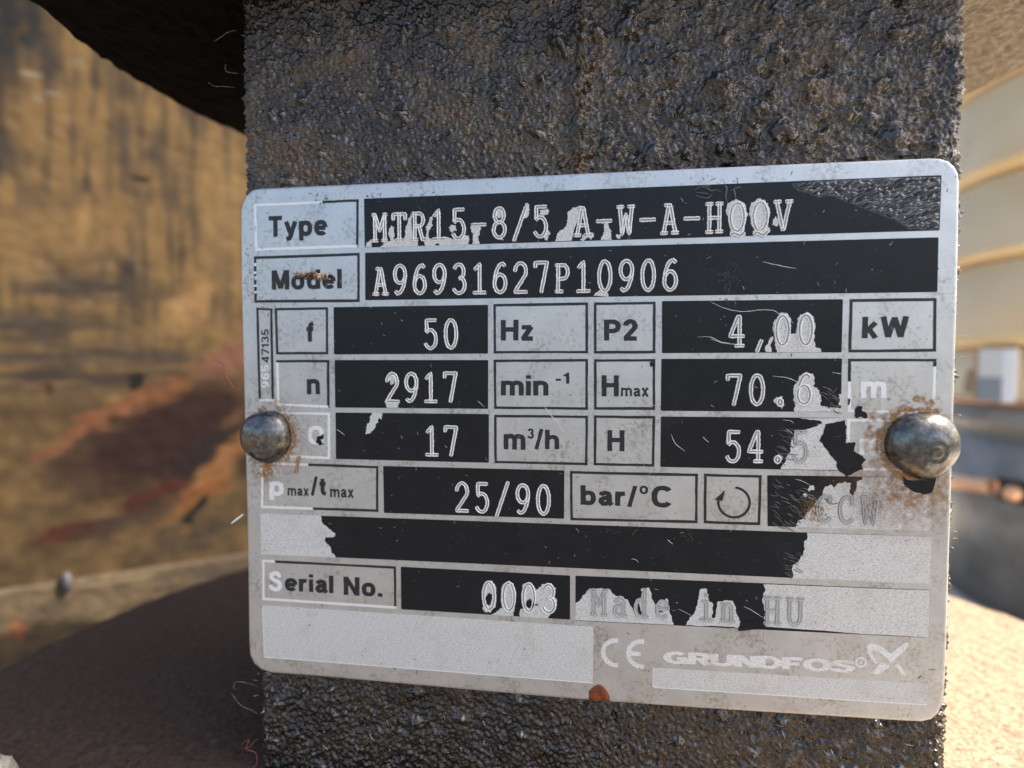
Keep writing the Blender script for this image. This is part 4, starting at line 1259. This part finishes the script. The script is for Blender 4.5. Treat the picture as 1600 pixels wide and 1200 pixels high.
def build_neck():
    st = 0.17
    z = np.arange(Z_FLOOR - 0.6, Z_CEIL + 0.6, st)
    nz = len(z)
    rad = 1.7
    front = np.arange(-50.2 + rad, 51.3 - rad, st)
    na = 14
    prof = []                                   # (x, y, nx, ny, isfront)
    for y in np.linspace(46, 1.35 + rad, 40)[:-1]:
        prof.append((-50.2, y, -1, 0))
    for k in range(na):
        a = math.pi / 2 * k / na
        prof.append((-50.2 + rad - rad * math.cos(a), 1.35 + rad - rad * math.sin(a), -math.cos(a), -math.sin(a)))
    for x in front:
        prof.append((x, 1.35, 0, -1))
    for k in range(na):
        a = math.pi / 2 * k / na
        prof.append((51.3 - rad + rad * math.sin(a), 1.35 + rad - rad * math.cos(a), math.sin(a), -math.cos(a)))
    for y in np.linspace(1.35 + rad, 46, 40):
        prof.append((51.3, y, 1, 0))
    prof = np.array(prof)
    nu = len(prof)
    X = np.repeat(prof[:, 0][:, None], nz, 1)
    Y = np.repeat(prof[:, 1][:, None], nz, 1)
    Z = np.repeat(z[None, :], nu, 0)
    # left edge leans a little: wider at the top
    lean = np.interp(z, [-54, -39, 38, 66], [0.75, 0.95, 0.0, 0.0])[None, :]
    X = X + lean * np.clip((-X - 30) / 20, 0, 1)
    a1 = field_noise(nu, nz, st, .55, 1.8, .6, 1.5, 2.2, 1)
    a2 = field_noise(nu, nz, st, 3, 14, 1.2, 1, 0, 2)
    a3 = field_noise(nu, nz, st, .45, 1.0, .3, 1.4, 0.9, 3)
    a4 = field_noise(nu, nz, st, 1.5, 6, .8, 1, 0, 4)
    D = 0.10 * a1 + 0.10 * a2 + 0.060 * a3
    D += 0.16 * np.clip(np.abs(a4) - 1.1, 0, 2) * np.sign(a4)
    g = np.random.default_rng(21)
    TAR = np.zeros(X.shape)
    def lump(x, zz, s, h, ax=1.0, an=0.0):
        m = (np.abs(X - x) < 4 * s * 1.6) & (np.abs(Z - zz) < 4 * s * 1.6) & (Y < 4)
        if not m.any():
            return
        dx = X[m] - x; dz = Z[m] - zz
        u = dx * math.cos(an) + dz * math.sin(an); v = -dx * math.sin(an) + dz * math.cos(an)
        r2 = (u / (s * ax)) ** 2 + (v / s) ** 2
        D[m] += h * np.exp(-r2 ** 1.3 * .8)
        TAR[m] = np.maximum(TAR[m], np.clip(1.5 * np.exp(-r2 * .55) - .25, 0, 1))
    for x, zz, s, h in DRAW['lumps']:
        lump(x, zz, s * .95, h * 1.55, 1.3, g.uniform(-.6, .2))
    for k in range(620):
        x = g.uniform(-48, 48.5); zz = g.choice([g.uniform(33, 66), g.uniform(-54, -30)], p=[.75, .25])
        den = (0.25 + 0.75 * (x > -5)) if zz > 0 else .5
        if g.random() > den:
            continue
        s = g.uniform(.22, .55) * (1 + .5 * (g.random() > .85))
        lump(x, zz, s, s * g.uniform(.7, 1.7) * (1 if g.random() > .2 else -.8), g.uniform(1, 2.0), g.uniform(-1.2, .6))
    # casting seam running up from the plate
    sx = 0.9 + 0.018 * (Z - 36)
    seam = np.exp(-((X - sx - .12 * a1) / .85) ** 2) * (Z > 30)
    D += seam * (0.60 + .16 * a1)
    # kept clear of the plate back
    under = (edge_distance(DRAW['outline'], X, Z) > .3) & inside(DRAW['outline'], X, Z) & (Y < 1.4)
    near = inside(DRAW['outline'], X, Z) | (edge_distance(DRAW['outline'], X, Z) < .5)
    D = np.where(near & (Y < 4), np.minimum(D, .30), D)
    NX = np.repeat(prof[:, 2][:, None], nz, 1)
    NY = np.repeat(prof[:, 3][:, None], nz, 1)
    # ragged corners
    corner = np.exp(-((np.abs(X - .5) - 50.8) / 1.2) ** 2)
    D += corner * (.07 * a1 + .02 * a3)
    V = np.stack([X + NX * D, Y + NY * D, Z], -1).reshape(-1, 3)
    # colour patches: olive grey paint, dark bitumen, purple brown rust
    c1 = field_noise(nu, nz, st, 2, 28, 1.5, 1, 0, 8)
    c2 = field_noise(nu, nz, st, 1.2, 9, 1.2, 1, 0, 9)
    c3 = field_noise(nu, nz, st, .6, 3, .8, 1, 0, 10)
    olive = np.array([0.066, 0.050, 0.028]); dark = np.array([0.009, 0.008, 0.008]); rust = np.array([0.034, 0.009, 0.010]); tan = np.array([0.10, 0.052, 0.024])
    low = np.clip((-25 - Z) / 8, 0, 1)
    wd = np.clip(.42 + .75 * c1 + .30 * c3 + .7 * np.clip((Z - 52) / 10, 0, 1) * np.clip((14 - X) / 12, 0, 1), 0, 1)[..., None]
    wr = np.clip(-.35 + .8 * c2 + .5 * c3 + .35 * low, 0, 1)[..., None]
    wt = np.clip(-1.0 + .8 * -c1 + .5 * c2 + .4 * np.exp(-((Z - 40) / 5) ** 2) * (X > 15), 0, .8)[..., None]
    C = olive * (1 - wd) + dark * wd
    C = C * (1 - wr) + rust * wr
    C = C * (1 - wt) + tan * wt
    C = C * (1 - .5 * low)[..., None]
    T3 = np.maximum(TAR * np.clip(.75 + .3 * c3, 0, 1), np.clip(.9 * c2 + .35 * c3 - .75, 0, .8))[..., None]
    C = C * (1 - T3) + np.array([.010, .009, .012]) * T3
    C = np.concatenate([C, T3], -1)
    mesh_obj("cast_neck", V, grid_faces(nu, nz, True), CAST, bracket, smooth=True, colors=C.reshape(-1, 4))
build_neck()

def disc(name, radius, z, up, mat, parent, rings, thick, amp=0.25, seed=1, flat=None, tint=None, seg=420):
    """Turned cast disc about AXIS: the face at height z looks up (+1) or down (-1), its edge is 'thick' deep."""
    rr = np.concatenate([np.linspace(4, radius - 1.2, rings), radius - 1.2 + 1.2 * np.sin(np.linspace(.2, 1, 5) * math.pi / 2)])
    hz = np.concatenate([np.zeros(rings), -(1.2 - 1.2 * np.cos(np.linspace(.2, 1, 5) * math.pi / 2))])
    side = np.linspace(-2.2, -thick, 10)
    rr = np.concatenate([rr, np.full(10, radius)])
    hz = np.concatenate([hz, side])
    th = np.linspace(0, 2 * math.pi, seg, endpoint=False)
    nu, nv = seg, len(rr)
    R = np.repeat(rr[None, :], nu, 0); T = np.repeat(th[:, None], nv, 1); Hh = np.repeat(hz[None, :], nu, 0)
    st = radius / rings
    n = field_noise(nu, nv, 1.0, 2.2, 9, .9, 1, 0, seed) * amp
    X = AXIS[0] + (R + n * .35) * np.cos(T); Y = AXIS[1] + (R + n * .35) * np.sin(T)
    Z = z + up * (Hh + n)
    if flat is not None:          # unseen near side cut away to shape the light on the plate
        Y = np.maximum(Y, flat + n * .08)
    V = np.stack([X, Y, Z], -1).reshape(-1, 3)
    cols = tint(X, Y, n).reshape(-1, 3) if tint else None
    F = grid_faces(nu, nv, True)
    if up < 0:
        F = [f[::-1] for f in F]
    F = [f[::-1] for f in F]
    return mesh_obj(name, V, F, mat, parent, smooth=True, colors=cols)

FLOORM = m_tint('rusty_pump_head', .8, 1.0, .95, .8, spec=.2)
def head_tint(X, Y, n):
    """Rusty casting: shade painted dark on one half, sunlight pale on the other, ragged border."""
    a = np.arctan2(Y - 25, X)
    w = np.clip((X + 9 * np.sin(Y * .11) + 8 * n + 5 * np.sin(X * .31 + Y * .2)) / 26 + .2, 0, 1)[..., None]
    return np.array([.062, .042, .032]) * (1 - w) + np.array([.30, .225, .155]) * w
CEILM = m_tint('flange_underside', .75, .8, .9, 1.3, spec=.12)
def flange_tint(X, Y, n):  # underside painted near black for shade, tan where bounced light falls
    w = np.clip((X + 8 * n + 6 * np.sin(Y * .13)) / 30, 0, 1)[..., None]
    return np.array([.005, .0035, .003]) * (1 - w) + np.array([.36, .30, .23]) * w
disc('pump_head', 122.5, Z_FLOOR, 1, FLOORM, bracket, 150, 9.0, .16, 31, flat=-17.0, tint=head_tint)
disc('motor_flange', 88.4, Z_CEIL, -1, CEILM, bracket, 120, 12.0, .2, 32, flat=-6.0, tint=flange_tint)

def lathe(name, cx, cy, prof, mat, parent, seg=64, close=True, label=None):
    V, F = [], []
    for r, z in prof:
        for j in range(seg):
            a = 2 * math.pi * j / seg
            V.append((cx + r * math.cos(a), cy + r * math.sin(a), z))
    for i in range(len(prof) - 1):
        for j in range(seg):
            j2 = (j + 1) % seg
            F.append((i * seg + j, i * seg + j2, (i + 1) * seg + j2, (i + 1) * seg + j))
    if close:
        F.append(tuple(range(seg))[::-1])
        F.append(tuple((len(prof) - 1) * seg + j for j in range(seg)))
    return mesh_obj(name, V, F, mat, parent, smooth=True, label=label)

# bolt end under the flange and a crusted nut on the pump head
rb = m_rough_cast('rusty_bolt', [(0.3, (0.06, 0.025, 0.02)), (0.6, (0.16, 0.08, 0.06)), (0.8, (0.3, 0.2, 0.16))], .6, 2, .2)
o = lathe('bolt_end', -53.5, -12.5, [(5.4, 68.6), (5.6, 63.2), (5.2, 62.2), (3.0, 61.8)], rb, None, 40)
tag(o, 'rusty round bolt end hanging under the dark upper flange', 'bolt')
pb = m_rough_cast('crusted_nut', [(0.3, (0.20, 0.17, 0.13)), (0.5, (0.50, 0.46, 0.38)), (0.7, (0.66, 0.62, 0.54))], .7, 1.5, .5)
V, F = [], []
ng, nv = 36, 12
g = np.random.default_rng(5)
for i in range(nv):
    t = i / (nv - 1)
    for j in range(ng):
        a = 2 * math.pi * j / ng
        hexr = 6.0 / max(.87, math.cos(((a + .2) % (math.pi / 3)) - math.pi / 6))
        r = hexr * (math.sin(t * math.pi / 2) ** .5 if t < 1 else 1) + .22 * math.sin(4 * a + i) + g.uniform(-.12, .12)
        zz = -49.6 - 5.2 * (t ** 3) + g.uniform(-.12, .12)
        V.append((-90.0 + r * math.cos(a), -10.5 + r * math.sin(a), zz))
for i in range(nv - 1):
    for j in range(ng):
        F.append((i * ng + j, (i + 1) * ng + j, (i + 1) * ng + (j + 1) % ng, i * ng + (j + 1) % ng))
tag(mesh_obj('crusted_nut', V, F, pb, None, smooth=True), 'pale crusted nut on the pump head in the lower left corner', 'nut')

# ------------------------------------------------------------------ weathered board standing beyond the pump head on the left
def build_board():
    nrm = Vector((0.60, -0.80, 0)); tan_ = Vector((0.80, 0.60, 0)); org = Vector((-150, 120, 0))
    board = empty('weathered_board', 'weathered brown wooden board with grey streaks and reddish scuffs behind the left side', 'board', (-150, 120, -120))
    st = 0.8
    u = np.arange(-150, 130, st); z = np.arange(-66, 190, st)
    nu, nz = len(u), len(z)
    U, Z = np.meshgrid(u, z, indexing='ij')
    w1 = field_noise(nu, nz, st, 6, 40, 1.3, 1, 0, 81); w2 = field_noise(nu, nz, st, 4, 16, 1, 1, 0, 82)
    streak = field_noise(nu, nz, st, 3.5, 14, .7, 9, math.pi / 2, 83)
    hband = field_noise(nu, nz, st, 2.5, 18, .9, 6, 0, 84)
    wood = np.array([.47, .30, .135]); wood2 = np.array([.30, .205, .115]); grey = np.array([.150, .122, .100])
    red = np.array([.20, .085, .06]); orange = np.array([.46, .21, .10]); dark = np.array([.035, .028, .026]); plum = np.array([.088, .050, .046])
    def lay(C, w, c):
        w = np.clip(w, 0, 1)[..., None]
        return C * (1 - w) + c * w
    C = np.ones((nu, nz, 3)) * wood
    C = lay(C, .30 + .22 * w1 + .12 * streak, wood2)
    topz = np.clip((Z - 22) / 10, 0, 1)
    C = lay(C, (.24 + .36 * streak + .12 * w1) * topz, grey * .88)
    Uw = U + 1.4 * w1; Zw = Z + 1.0 * hband
    def ell(cu, cz, ru, rz, ang=0.0, soft=1.0):
        du = Uw - cu; dz = Zw - cz
        a = du * math.cos(ang) + dz * math.sin(ang); b = -du * math.sin(ang) + dz * math.cos(ang)
        return np.clip((1.25 - np.sqrt((a / ru) ** 2 + (b / rz) ** 2)) * 1.15 * soft, 0, 1)
    return board, (org, tan_, nrm, U, Z, C, lay, ell, dict(wood=wood, wood2=wood2, grey=grey, red=red, orange=orange, dark=dark, plum=plum), w1, w2, streak, hband, nu, nz)
BOARD = build_board()

def finish_board():
    board, (org, tan_, nrm, U, Z, C, lay, ell, K, w1, w2, streak, hband, nu, nz) = BOARD
    # grey bands across the middle
    C = lay(C, ell(-27, 38, 22, 6.5) * (.9 + .2 * hband), K['grey'])
    C = lay(C, ell(-42, 25, 26, 6) * (.8 + .3 * hband), K['grey'])
    C = lay(C, np.clip(1.2 - np.abs(Z - 9) / 13, 0, 1) * np.clip((6 - U) / 10, 0, 1) * (.75 + .35 * hband), np.array([.155, .122, .098]))
    C = lay(C, np.clip(1 - np.abs(Z - 11.5) / 1.4, 0, 1) * (U < -12) * .5, np.array([.30, .22, .15]))
    C = lay(C, np.clip(1 - np.abs(Z - 6.5) / 2.2, 0, 1) * np.clip((-8 - U) / 8, 0, 1) * .6, np.array([.085, .072, .064]))
    C = lay(C, ell(2, 34, 14, 5.5, .95, 1.4), np.array([.68, .42, .20]))
    C = lay(C, ell(-46, 43, 9, 4, 0), np.array([.52, .34, .16]) )
    # lower half: olive brown, then the plum coloured scuff with orange rims
    C = lay(C, np.clip((3 - Z) / 8, 0, 1) * (.75 + .25 * w1), np.array([.215, .145, .082]))
    C = lay(C, ell(-7, -16, 36, 17, .52, 1.4), K['plum'])
    C = lay(C, ell(10, -24, 24, 7.5, .62, 1.4) * .85, np.array([.055, .046, .048]))
    C = lay(C, ell(-29, -10, 21, 3.2, .62, 1.5) * .95, np.array([.46, .20, .11]))
    C = lay(C, ell(-9, -.5, 12, 4.0, .45, 1.4) * .9, K['orange'])
    C = lay(C, ell(15, 13, 14, 5.0, .42, 1.4), np.array([.48, .235, .165]))
    C = lay(C, ell(15, -10, 5, 2.5, .5) * .6, np.array([.40, .21, .12]))
    C = lay(C, ell(13, -27, 23, 4.6, .72, 1.4), np.array([.55, .27, .12]))
    C = lay(C, ell(3, -41, 12, 4.4, .62, 1.4), np.array([.50, .22, .085]))
    C = lay(C, ell(-13, -39, 13, 4.6, .35, 1.5), np.array([.17, .060, .046]))
    C = lay(C, ell(-38, -49.5, 8.5, 3.6, .08, 1.5), np.array([.19, .070, .052]))
    C = lay(C, ell(-20, -47, 22, 3.4, .30) * .8, np.array([.11, .075, .065]))
    C = lay(C, ell(-12, -53, 20, 2.6, .38) * .7, np.array([.36, .22, .11]))
    C = lay(C, ell(6, -56, 18, 4.6, .35) * .8, np.array([.14, .11, .085]))
    C = lay(C, ell(2.4, -46.5, 2.2, 5.2, -.35, 2), K['dark'] * .5)
    C = lay(C, ell(-19, 3.6, 5, 2.2, .5, 1.6), K['dark'] * 1.4)
    C = lay(C, ell(-13.5, 79.5, 1.5, 1.2), K['dark'] * 1.4)
    C = lay(C, ell(20, -30, 3, 6, .3) * .7, np.array([.06, .05, .045]))
    C = lay(C, ell(-44, 2, 2.2, 1.6) * .8, np.array([.10, .04, .035]))
    C = lay(C, ell(14, 66, 9, 40, 0) * .55, np.array([.66, .42, .19]))
    C = lay(C, ell(-34, 58, 20, 13, .1) * (.35 + .25 * streak), np.array([.66, .41, .18]))
    # slate tone in the upper corner: shade painted into the board
    C = lay(C, ell(-53, 128, 15, 25, -.3, 1.5) * (.95 + .1 * w2), np.array([.055, .058, .062]))
    C = lay(C, ell(-52, 104, 6, 14, -.2) * .55, np.array([.075, .062, .058]))
    for cu, cz, r in ((-15, 50.5, 1.2), (-33, 33, 1.2), (-30, 30, .9), (-30.5, 116, 1.0), (-44, 109, 1.6), (-40, 105, 1.8), (-45, 101, 1.2)):
        C = lay(C, ell(cu, cz, r, r * .8) * .8, np.array([.52, .46, .36]))
    C = np.clip(C * .225 * (1 + .05 * w2)[..., None], .01, .8)
    rel = .05 * w2
    X = org.x + tan_.x * U + nrm.x * rel; Y = org.y + tan_.y * U + nrm.y * rel
    V = np.stack([X, Y, Z], -1).reshape(-1, 3)
    BM = m_tint('weathered_wood', .85, .12, .15, .01, spec=.08)
    mesh_obj('wood_face', V, grid_faces(nu, nz), BM, board, smooth=True, colors=C.reshape(-1, 3))
    # thickness of the board
    u0, u1, z0, z1 = U.min(), U.max(), Z.min(), Z.max()
    back = 16
    cs = [(u0, z0), (u1, z0), (u1, z1), (u0, z1)]
    V = [tuple(org + tan_ * u - nrm * 1.2 + Vector((0, 0, z))) for u, z in cs] + [tuple(org + tan_ * u - nrm * back + Vector((0, 0, z))) for u, z in cs]
    mesh_obj('wood_core', V, [(3, 2, 1, 0), (4, 5, 6, 7), (0, 1, 5, 4), (1, 2, 6, 5), (2, 3, 7, 6), (3, 0, 4, 7)], m_simple('board_core', (.25, .17, .09), 0, .8), board)
    # pale strip along the foot
    st = 1.0
    u = np.arange(-150, 130, st); z = np.arange(-112, -65, st)
    UU, ZZ = np.meshgrid(u, z, indexing='ij')
    a = field_noise(len(u), len(z), st, 2.5, 20, 1.1, 2, 0, 91); b = field_noise(len(u), len(z), st, 2.5, 9, .8, 1, 0, 92)
    out = 0.9 - 1.4 * np.clip((ZZ + 67.5) / 2.0, 0, 1) ** 2 + .08 * b
    CC = np.ones((*UU.shape, 3)) * np.array([.095, .070, .043])
    CC = lay(CC, .25 + .4 * a, np.array([.055, .042, .029]))
    def e2(cu, cz, ru, rz):
        return np.clip((1.25 - np.sqrt(((UU + b - cu) / ru) ** 2 + ((ZZ + a - cz) / rz) ** 2)) * 1.6, 0, 1)
    CC = lay(CC, e2(-52.5, -81, 1.7, 4), np.array([.19, .07, .035]))
    CC = lay(CC, e2(14, -70, 24, 6) * .75, np.array([.05, .038, .03]))
    CC = lay(CC, np.clip(1 - np.abs(ZZ + 69) / 1.2, 0, 1) * (UU < -12) * (UU > -40) * .6, np.array([.18, .14, .09]))
    X = org.x + tan_.x * UU + nrm.x * out; Y = org.y + tan_.y * UU + nrm.y * out
    mesh_obj('foot_strip', np.stack([X, Y, ZZ], -1).reshape(-1, 3), grid_faces(len(u), len(z)), m_tint('foot_strip', .85, .2, .3, .1, spec=.08), board, smooth=True, colors=CC.reshape(-1, 3))
    # grey knob of dirt on the strip
    c = org + tan_ * -38.9 + nrm * 1.5
    V, F = [], []
    g = np.random.default_rng(3)
    for i in range(9):
        for j in range(14):
            t = math.pi * i / 8; a_ = 2 * math.pi * j / 14
            r = 1 + g.uniform(-.1, .1)
            V.append((c.x + 2.0 * r * math.sin(t) * math.cos(a_), c.y + 1.6 * r * math.sin(t) * math.sin(a_), -66.5 + 3.6 * r * math.cos(t)))
    for i in range(8):
        for j in range(14):
            F.append((i * 14 + j, (i + 1) * 14 + j, (i + 1) * 14 + (j + 1) % 14, i * 14 + (j + 1) % 14))
    mesh_obj('screw_head', V, F, m_simple('dark_screw', (.07, .07, .075), .3, .6), board, smooth=True)
finish_board()

# ------------------------------------------------------------------ out of focus drum beyond the right side
drum = empty('ribbed_drum', 'blurred cream ribbed drum with a grey lower half beyond the right side of the bracket', 'drum', (300, 280, -125))
CREAM = Mat('cream_paint')
CREAM.set(Base_Color=CREAM.ramp(CREAM.noise(.03, 3), (.35, (.90, .63, .32)), (.65, (.95, .71, .40))), Roughness=.45)
GREYM = Mat('grey_steel')
GREYM.set(Base_Color=GREYM.ramp(GREYM.noise(.05, 3), (.35, (.19, .18, .16)), (.65, (.30, .28, .255))), Roughness=.45, Metallic=.2)
DX, DY, DR = 300, 280, 85
def bead(z, h, d):
    return [(DR, z - h * 1.0), (DR + d * .6, z - h * .55), (DR + d, z), (DR + d * .6, z + h * .55), (DR, z + h)]
prof = [(DR - 5, -12), (DR + 1, -11.5), (DR + 1, -8), (DR, -7)]
for zc, h, d in ((24, 5, 1.4), (70, 4, 3.0), (116, 5, 4.0), (165, 5, 4)):
    prof += [(DR, zc - h - 3.2), (DR - 5, zc - h - 2.8), (DR - 5, zc - h - .4)] + bead(zc, h, d)
prof += [(DR, 260), (DR - 6, 268)]
lathe('drum_shell', DX, DY, prof, CREAM.m, drum, 160)
lathe('grey_base', DX, DY, [(DR - 4, -125), (DR - 4, -33), (DR - 7, -32), (DR - 7, -27), (DR - 1, -25.5), (DR - 1, -18), (DR - 4, -14), (DR - 4, -12.2)], GREYM.m, drum, 160)
lathe('seam_ring', DX, DY, [(DR - 2, -12.5), (DR + 2.4, -12.2), (DR + 2.4, -9.6), (DR - 2, -9.4)], m_simple('copper_band', (.62, .34, .19), .6, .4), drum, 160)

def drum_pt(ang, z, out):
    return Vector((DX + (DR + out) * math.cos(ang), DY + (DR + out) * math.sin(ang), z))
def shell_patch(name, a0, a1, z0, z1, o0, o1, mat, nseg=10, label=None):
    V, F = [], []
    for i in range(nseg + 1):
        a = a0 + (a1 - a0) * i / nseg
        for o, z in ((o0, z0), (o1, z0), (o1, z1), (o0, z1)):
            V.append(tuple(drum_pt(a, z, o)))
    for i in range(nseg):
        for k in range(4):
            k2 = (k + 1) % 4
            F.append((i * 4 + k, i * 4 + k2, (i + 1) * 4 + k2, (i + 1) * 4 + k))
    F.append((0, 1, 2, 3)); F.append((nseg * 4 + 3, nseg * 4 + 2, nseg * 4 + 1, nseg * 4))
    return mesh_obj(name, V, F, mat, drum, label=label)
TABM = m_simple('pale_tab', (.78, .76, .72), .1, .3)
shell_patch('pale_tab', -2.972, -2.80, -11.5, 17.2, 0.2, 2.2, TABM)
shell_patch('tab_foot', -2.968, -2.81, -11, 2.0, 2.2, 2.6, m_simple('grey_tab', (.30, .33, .36), .2, .35))
shell_patch('tab_highlight', -2.80, -2.735, -11, 17.0, 0.2, 3.4, m_simple('highlight_white', (.92, .92, .92), .0, .25))  # white highlight painted as a strip along the tab
shell_patch('tab_trim', -2.992, -2.972, -11.5, 17, 0.2, 2.6, m_simple('brown_trim', (.45, .27, .16), .2, .4))
# dark half-round patch beside the tab
V, F = [], []
for i in range(25):
    a = math.pi * i / 24
    V.append(tuple(drum_pt(-3.060 + .060 * math.cos(a) * -1, -9.5 + 16 * math.sin(a), 0.5)))
for i in range(25):
    a = math.pi * i / 24
    V.append(tuple(drum_pt(-3.060 + .060 * math.cos(a) * -1, -9.5 + 16 * math.sin(a), -1.5)))
F.append(tuple(range(25)))
for i in range(24):
    F.append((i, i + 1, 26 + i, 25 + i))
mesh_obj('dark_arch', V, F, m_simple('arch_brown', (.34, .25, .15), .0, .6), drum)
COP = m_simple('copper_tube', (.92, .50, .27), .6, .35)
V, F = [], []
tube([tuple(drum_pt(-3.25 + (.43) * i / 12, -59.5 + 3.6 * i / 12, 5)) for i in range(13)], 4.0, V, F, 16, taper=False)
V.append(tuple(drum_pt(-2.82, -55.9, 5)))
F += [(12 * 16 + (k + 1) % 16, 12 * 16 + k, len(V) - 1) for k in range(16)]
mesh_obj('copper_tube', V, F, COP, drum, smooth=True)
V, F = [], []
c = drum_pt(-2.71, -57.2, 5)
for i in range(9):
    for j in range(16):
        t = math.pi * i / 8; a = 2 * math.pi * j / 16
        V.append((c.x + 4.2 * math.sin(t) * math.cos(a), c.y + 4.2 * math.sin(t) * math.sin(a), c.z + 4.2 * math.cos(t)))
for i in range(8):
    for j in range(16):
        F.append((i * 16 + j, (i + 1) * 16 + j, (i + 1) * 16 + (j + 1) % 16, i * 16 + (j + 1) % 16))
mesh_obj('copper_knob', V, F, COP, drum, smooth=True)
shell_patch('dark_slot', -2.835, -2.66, -63, -51, 0.1, 0.8, m_simple('dark_slot', (.03, .028, .025), 0, .6))

# ------------------------------------------------------------------ stray hairs and lint
FIB = [m_simple('pale_fibre', (.55, .48, .40), 0, .6), m_simple('red_root', (.26, .08, .06), 0, .6), m_simple('white_fleck', (.85, .85, .82), 0, .5)]
LAB = ['single pale hair curving off the upper left edge of the bracket, topmost', 'short hooked pale hair on the left edge of the bracket', 'thin pale hair just above the plate level on the left edge', 'reddish crumpled root fibre at the left edge of the nameplate',
       'white fleck beside the left edge of the nameplate below the rivet', 'curled looping hair under the lower left plate corner', 'straight hair below the curled one under the plate corner', 'bent hair below the curled one under the plate corner',
       'red brown crooked fibre at the bottom left edge of the bracket', 'short red brown fibre branching beside the crooked one']
for k, pl in enumerate(DRAW['hairs']):
    if k == 6:
        continue
    pts = [(p[0], -0.6 + RNG.uniform(-.25, .25), p[1]) for p in pl]
    pts[0] = (pts[0][0], pts[0][1] - .3, pts[0][2])
    V, F = [], []
    m = FIB[1] if k in (3, 8, 9) else FIB[2] if k == 4 else FIB[0]
    tube(smooth_line(pts, 5), {3: .10, 4: .15, 8: .06, 9: .05}.get(k, .014), V, F, 6)
    tag(mesh_obj('stray_fibre', V, F, m, None, smooth=True), LAB[k], 'fibre')
V, F = [], []
for k in range(120):
    if k < 30:
        z = RNG.uniform(-50, 62); x = 51.1 + RNG.uniform(-.3, .25); a = RNG.gauss(-.5, .5); L = abs(RNG.gauss(.0, .22)) + .12
    elif k < 44:
        z = RNG.uniform(-50, -38); x = -49.2 + RNG.uniform(-.3, 3.5); a = RNG.gauss(2.2, .5); L = abs(RNG.gauss(.0, .6)) + .2
    else:
        z = RNG.uniform(-52, -39); x = RNG.uniform(-48, 50); a = RNG.gauss(-.6, .6); L = abs(RNG.gauss(0, .5)) + .2
    y = 1.0 + RNG.uniform(-.2, .3)
    pts = [(x, y, z), (x + math.cos(a) * L * .5, y - RNG.uniform(.1, .5), z + math.sin(a) * L * .5 + RNG.uniform(-.1, .1)), (x + math.cos(a) * L, y - RNG.uniform(.1, .7), z + math.sin(a) * L)]
    tube(smooth_line(pts, 3), RNG.uniform(.018, .036), V, F, 4)
o = tag(mesh_obj('lint', V, F, m_simple('lint', (.62, .60, .60), 0, .5), None), 'fine pale lint clinging to the rough edges of the bracket', 'lint', kind='stuff')

# ------------------------------------------------------------------ the yard floor far below
gnd = Mat('yard_asphalt')
gnd.set(Base_Color=gnd.ramp(gnd.noise(.004, 6, .7), (.35, (.055, .052, .05)), (.65, (.095, .09, .085))), Roughness=.85)
g = mesh_obj('ground', [(-30000, -30000, -620), (30000, -30000, -620), (30000, 30000, -620), (-30000, 30000, -620)], [(0, 1, 2, 3)], gnd.m)
g['kind'] = 'structure'
g['label'] = 'dark asphalt yard floor'

slab = Mat('bounce_concrete')  # unseen slab, added to bounce sunlight up onto the drum
slab.set(Base_Color=slab.ramp(slab.noise(.02, 6, .7), (.35, (.46, .42, .36)), (.65, (.60, .55, .48))), Roughness=.9)
V = [(x, y, z) for z in (-160, -126) for x, y in ((90, -120), (620, -120), (620, 620), (90, 620))]
p = mesh_obj('bounce_slab', V, [(4, 5, 6, 7), (0, 1, 5, 4), (1, 2, 6, 5), (2, 3, 7, 6), (3, 0, 4, 7), (3, 2, 1, 0)], slab.m)
p['kind'] = 'structure'
p['label'] = 'unseen pale concrete slab added below the drum to bounce sunlight'
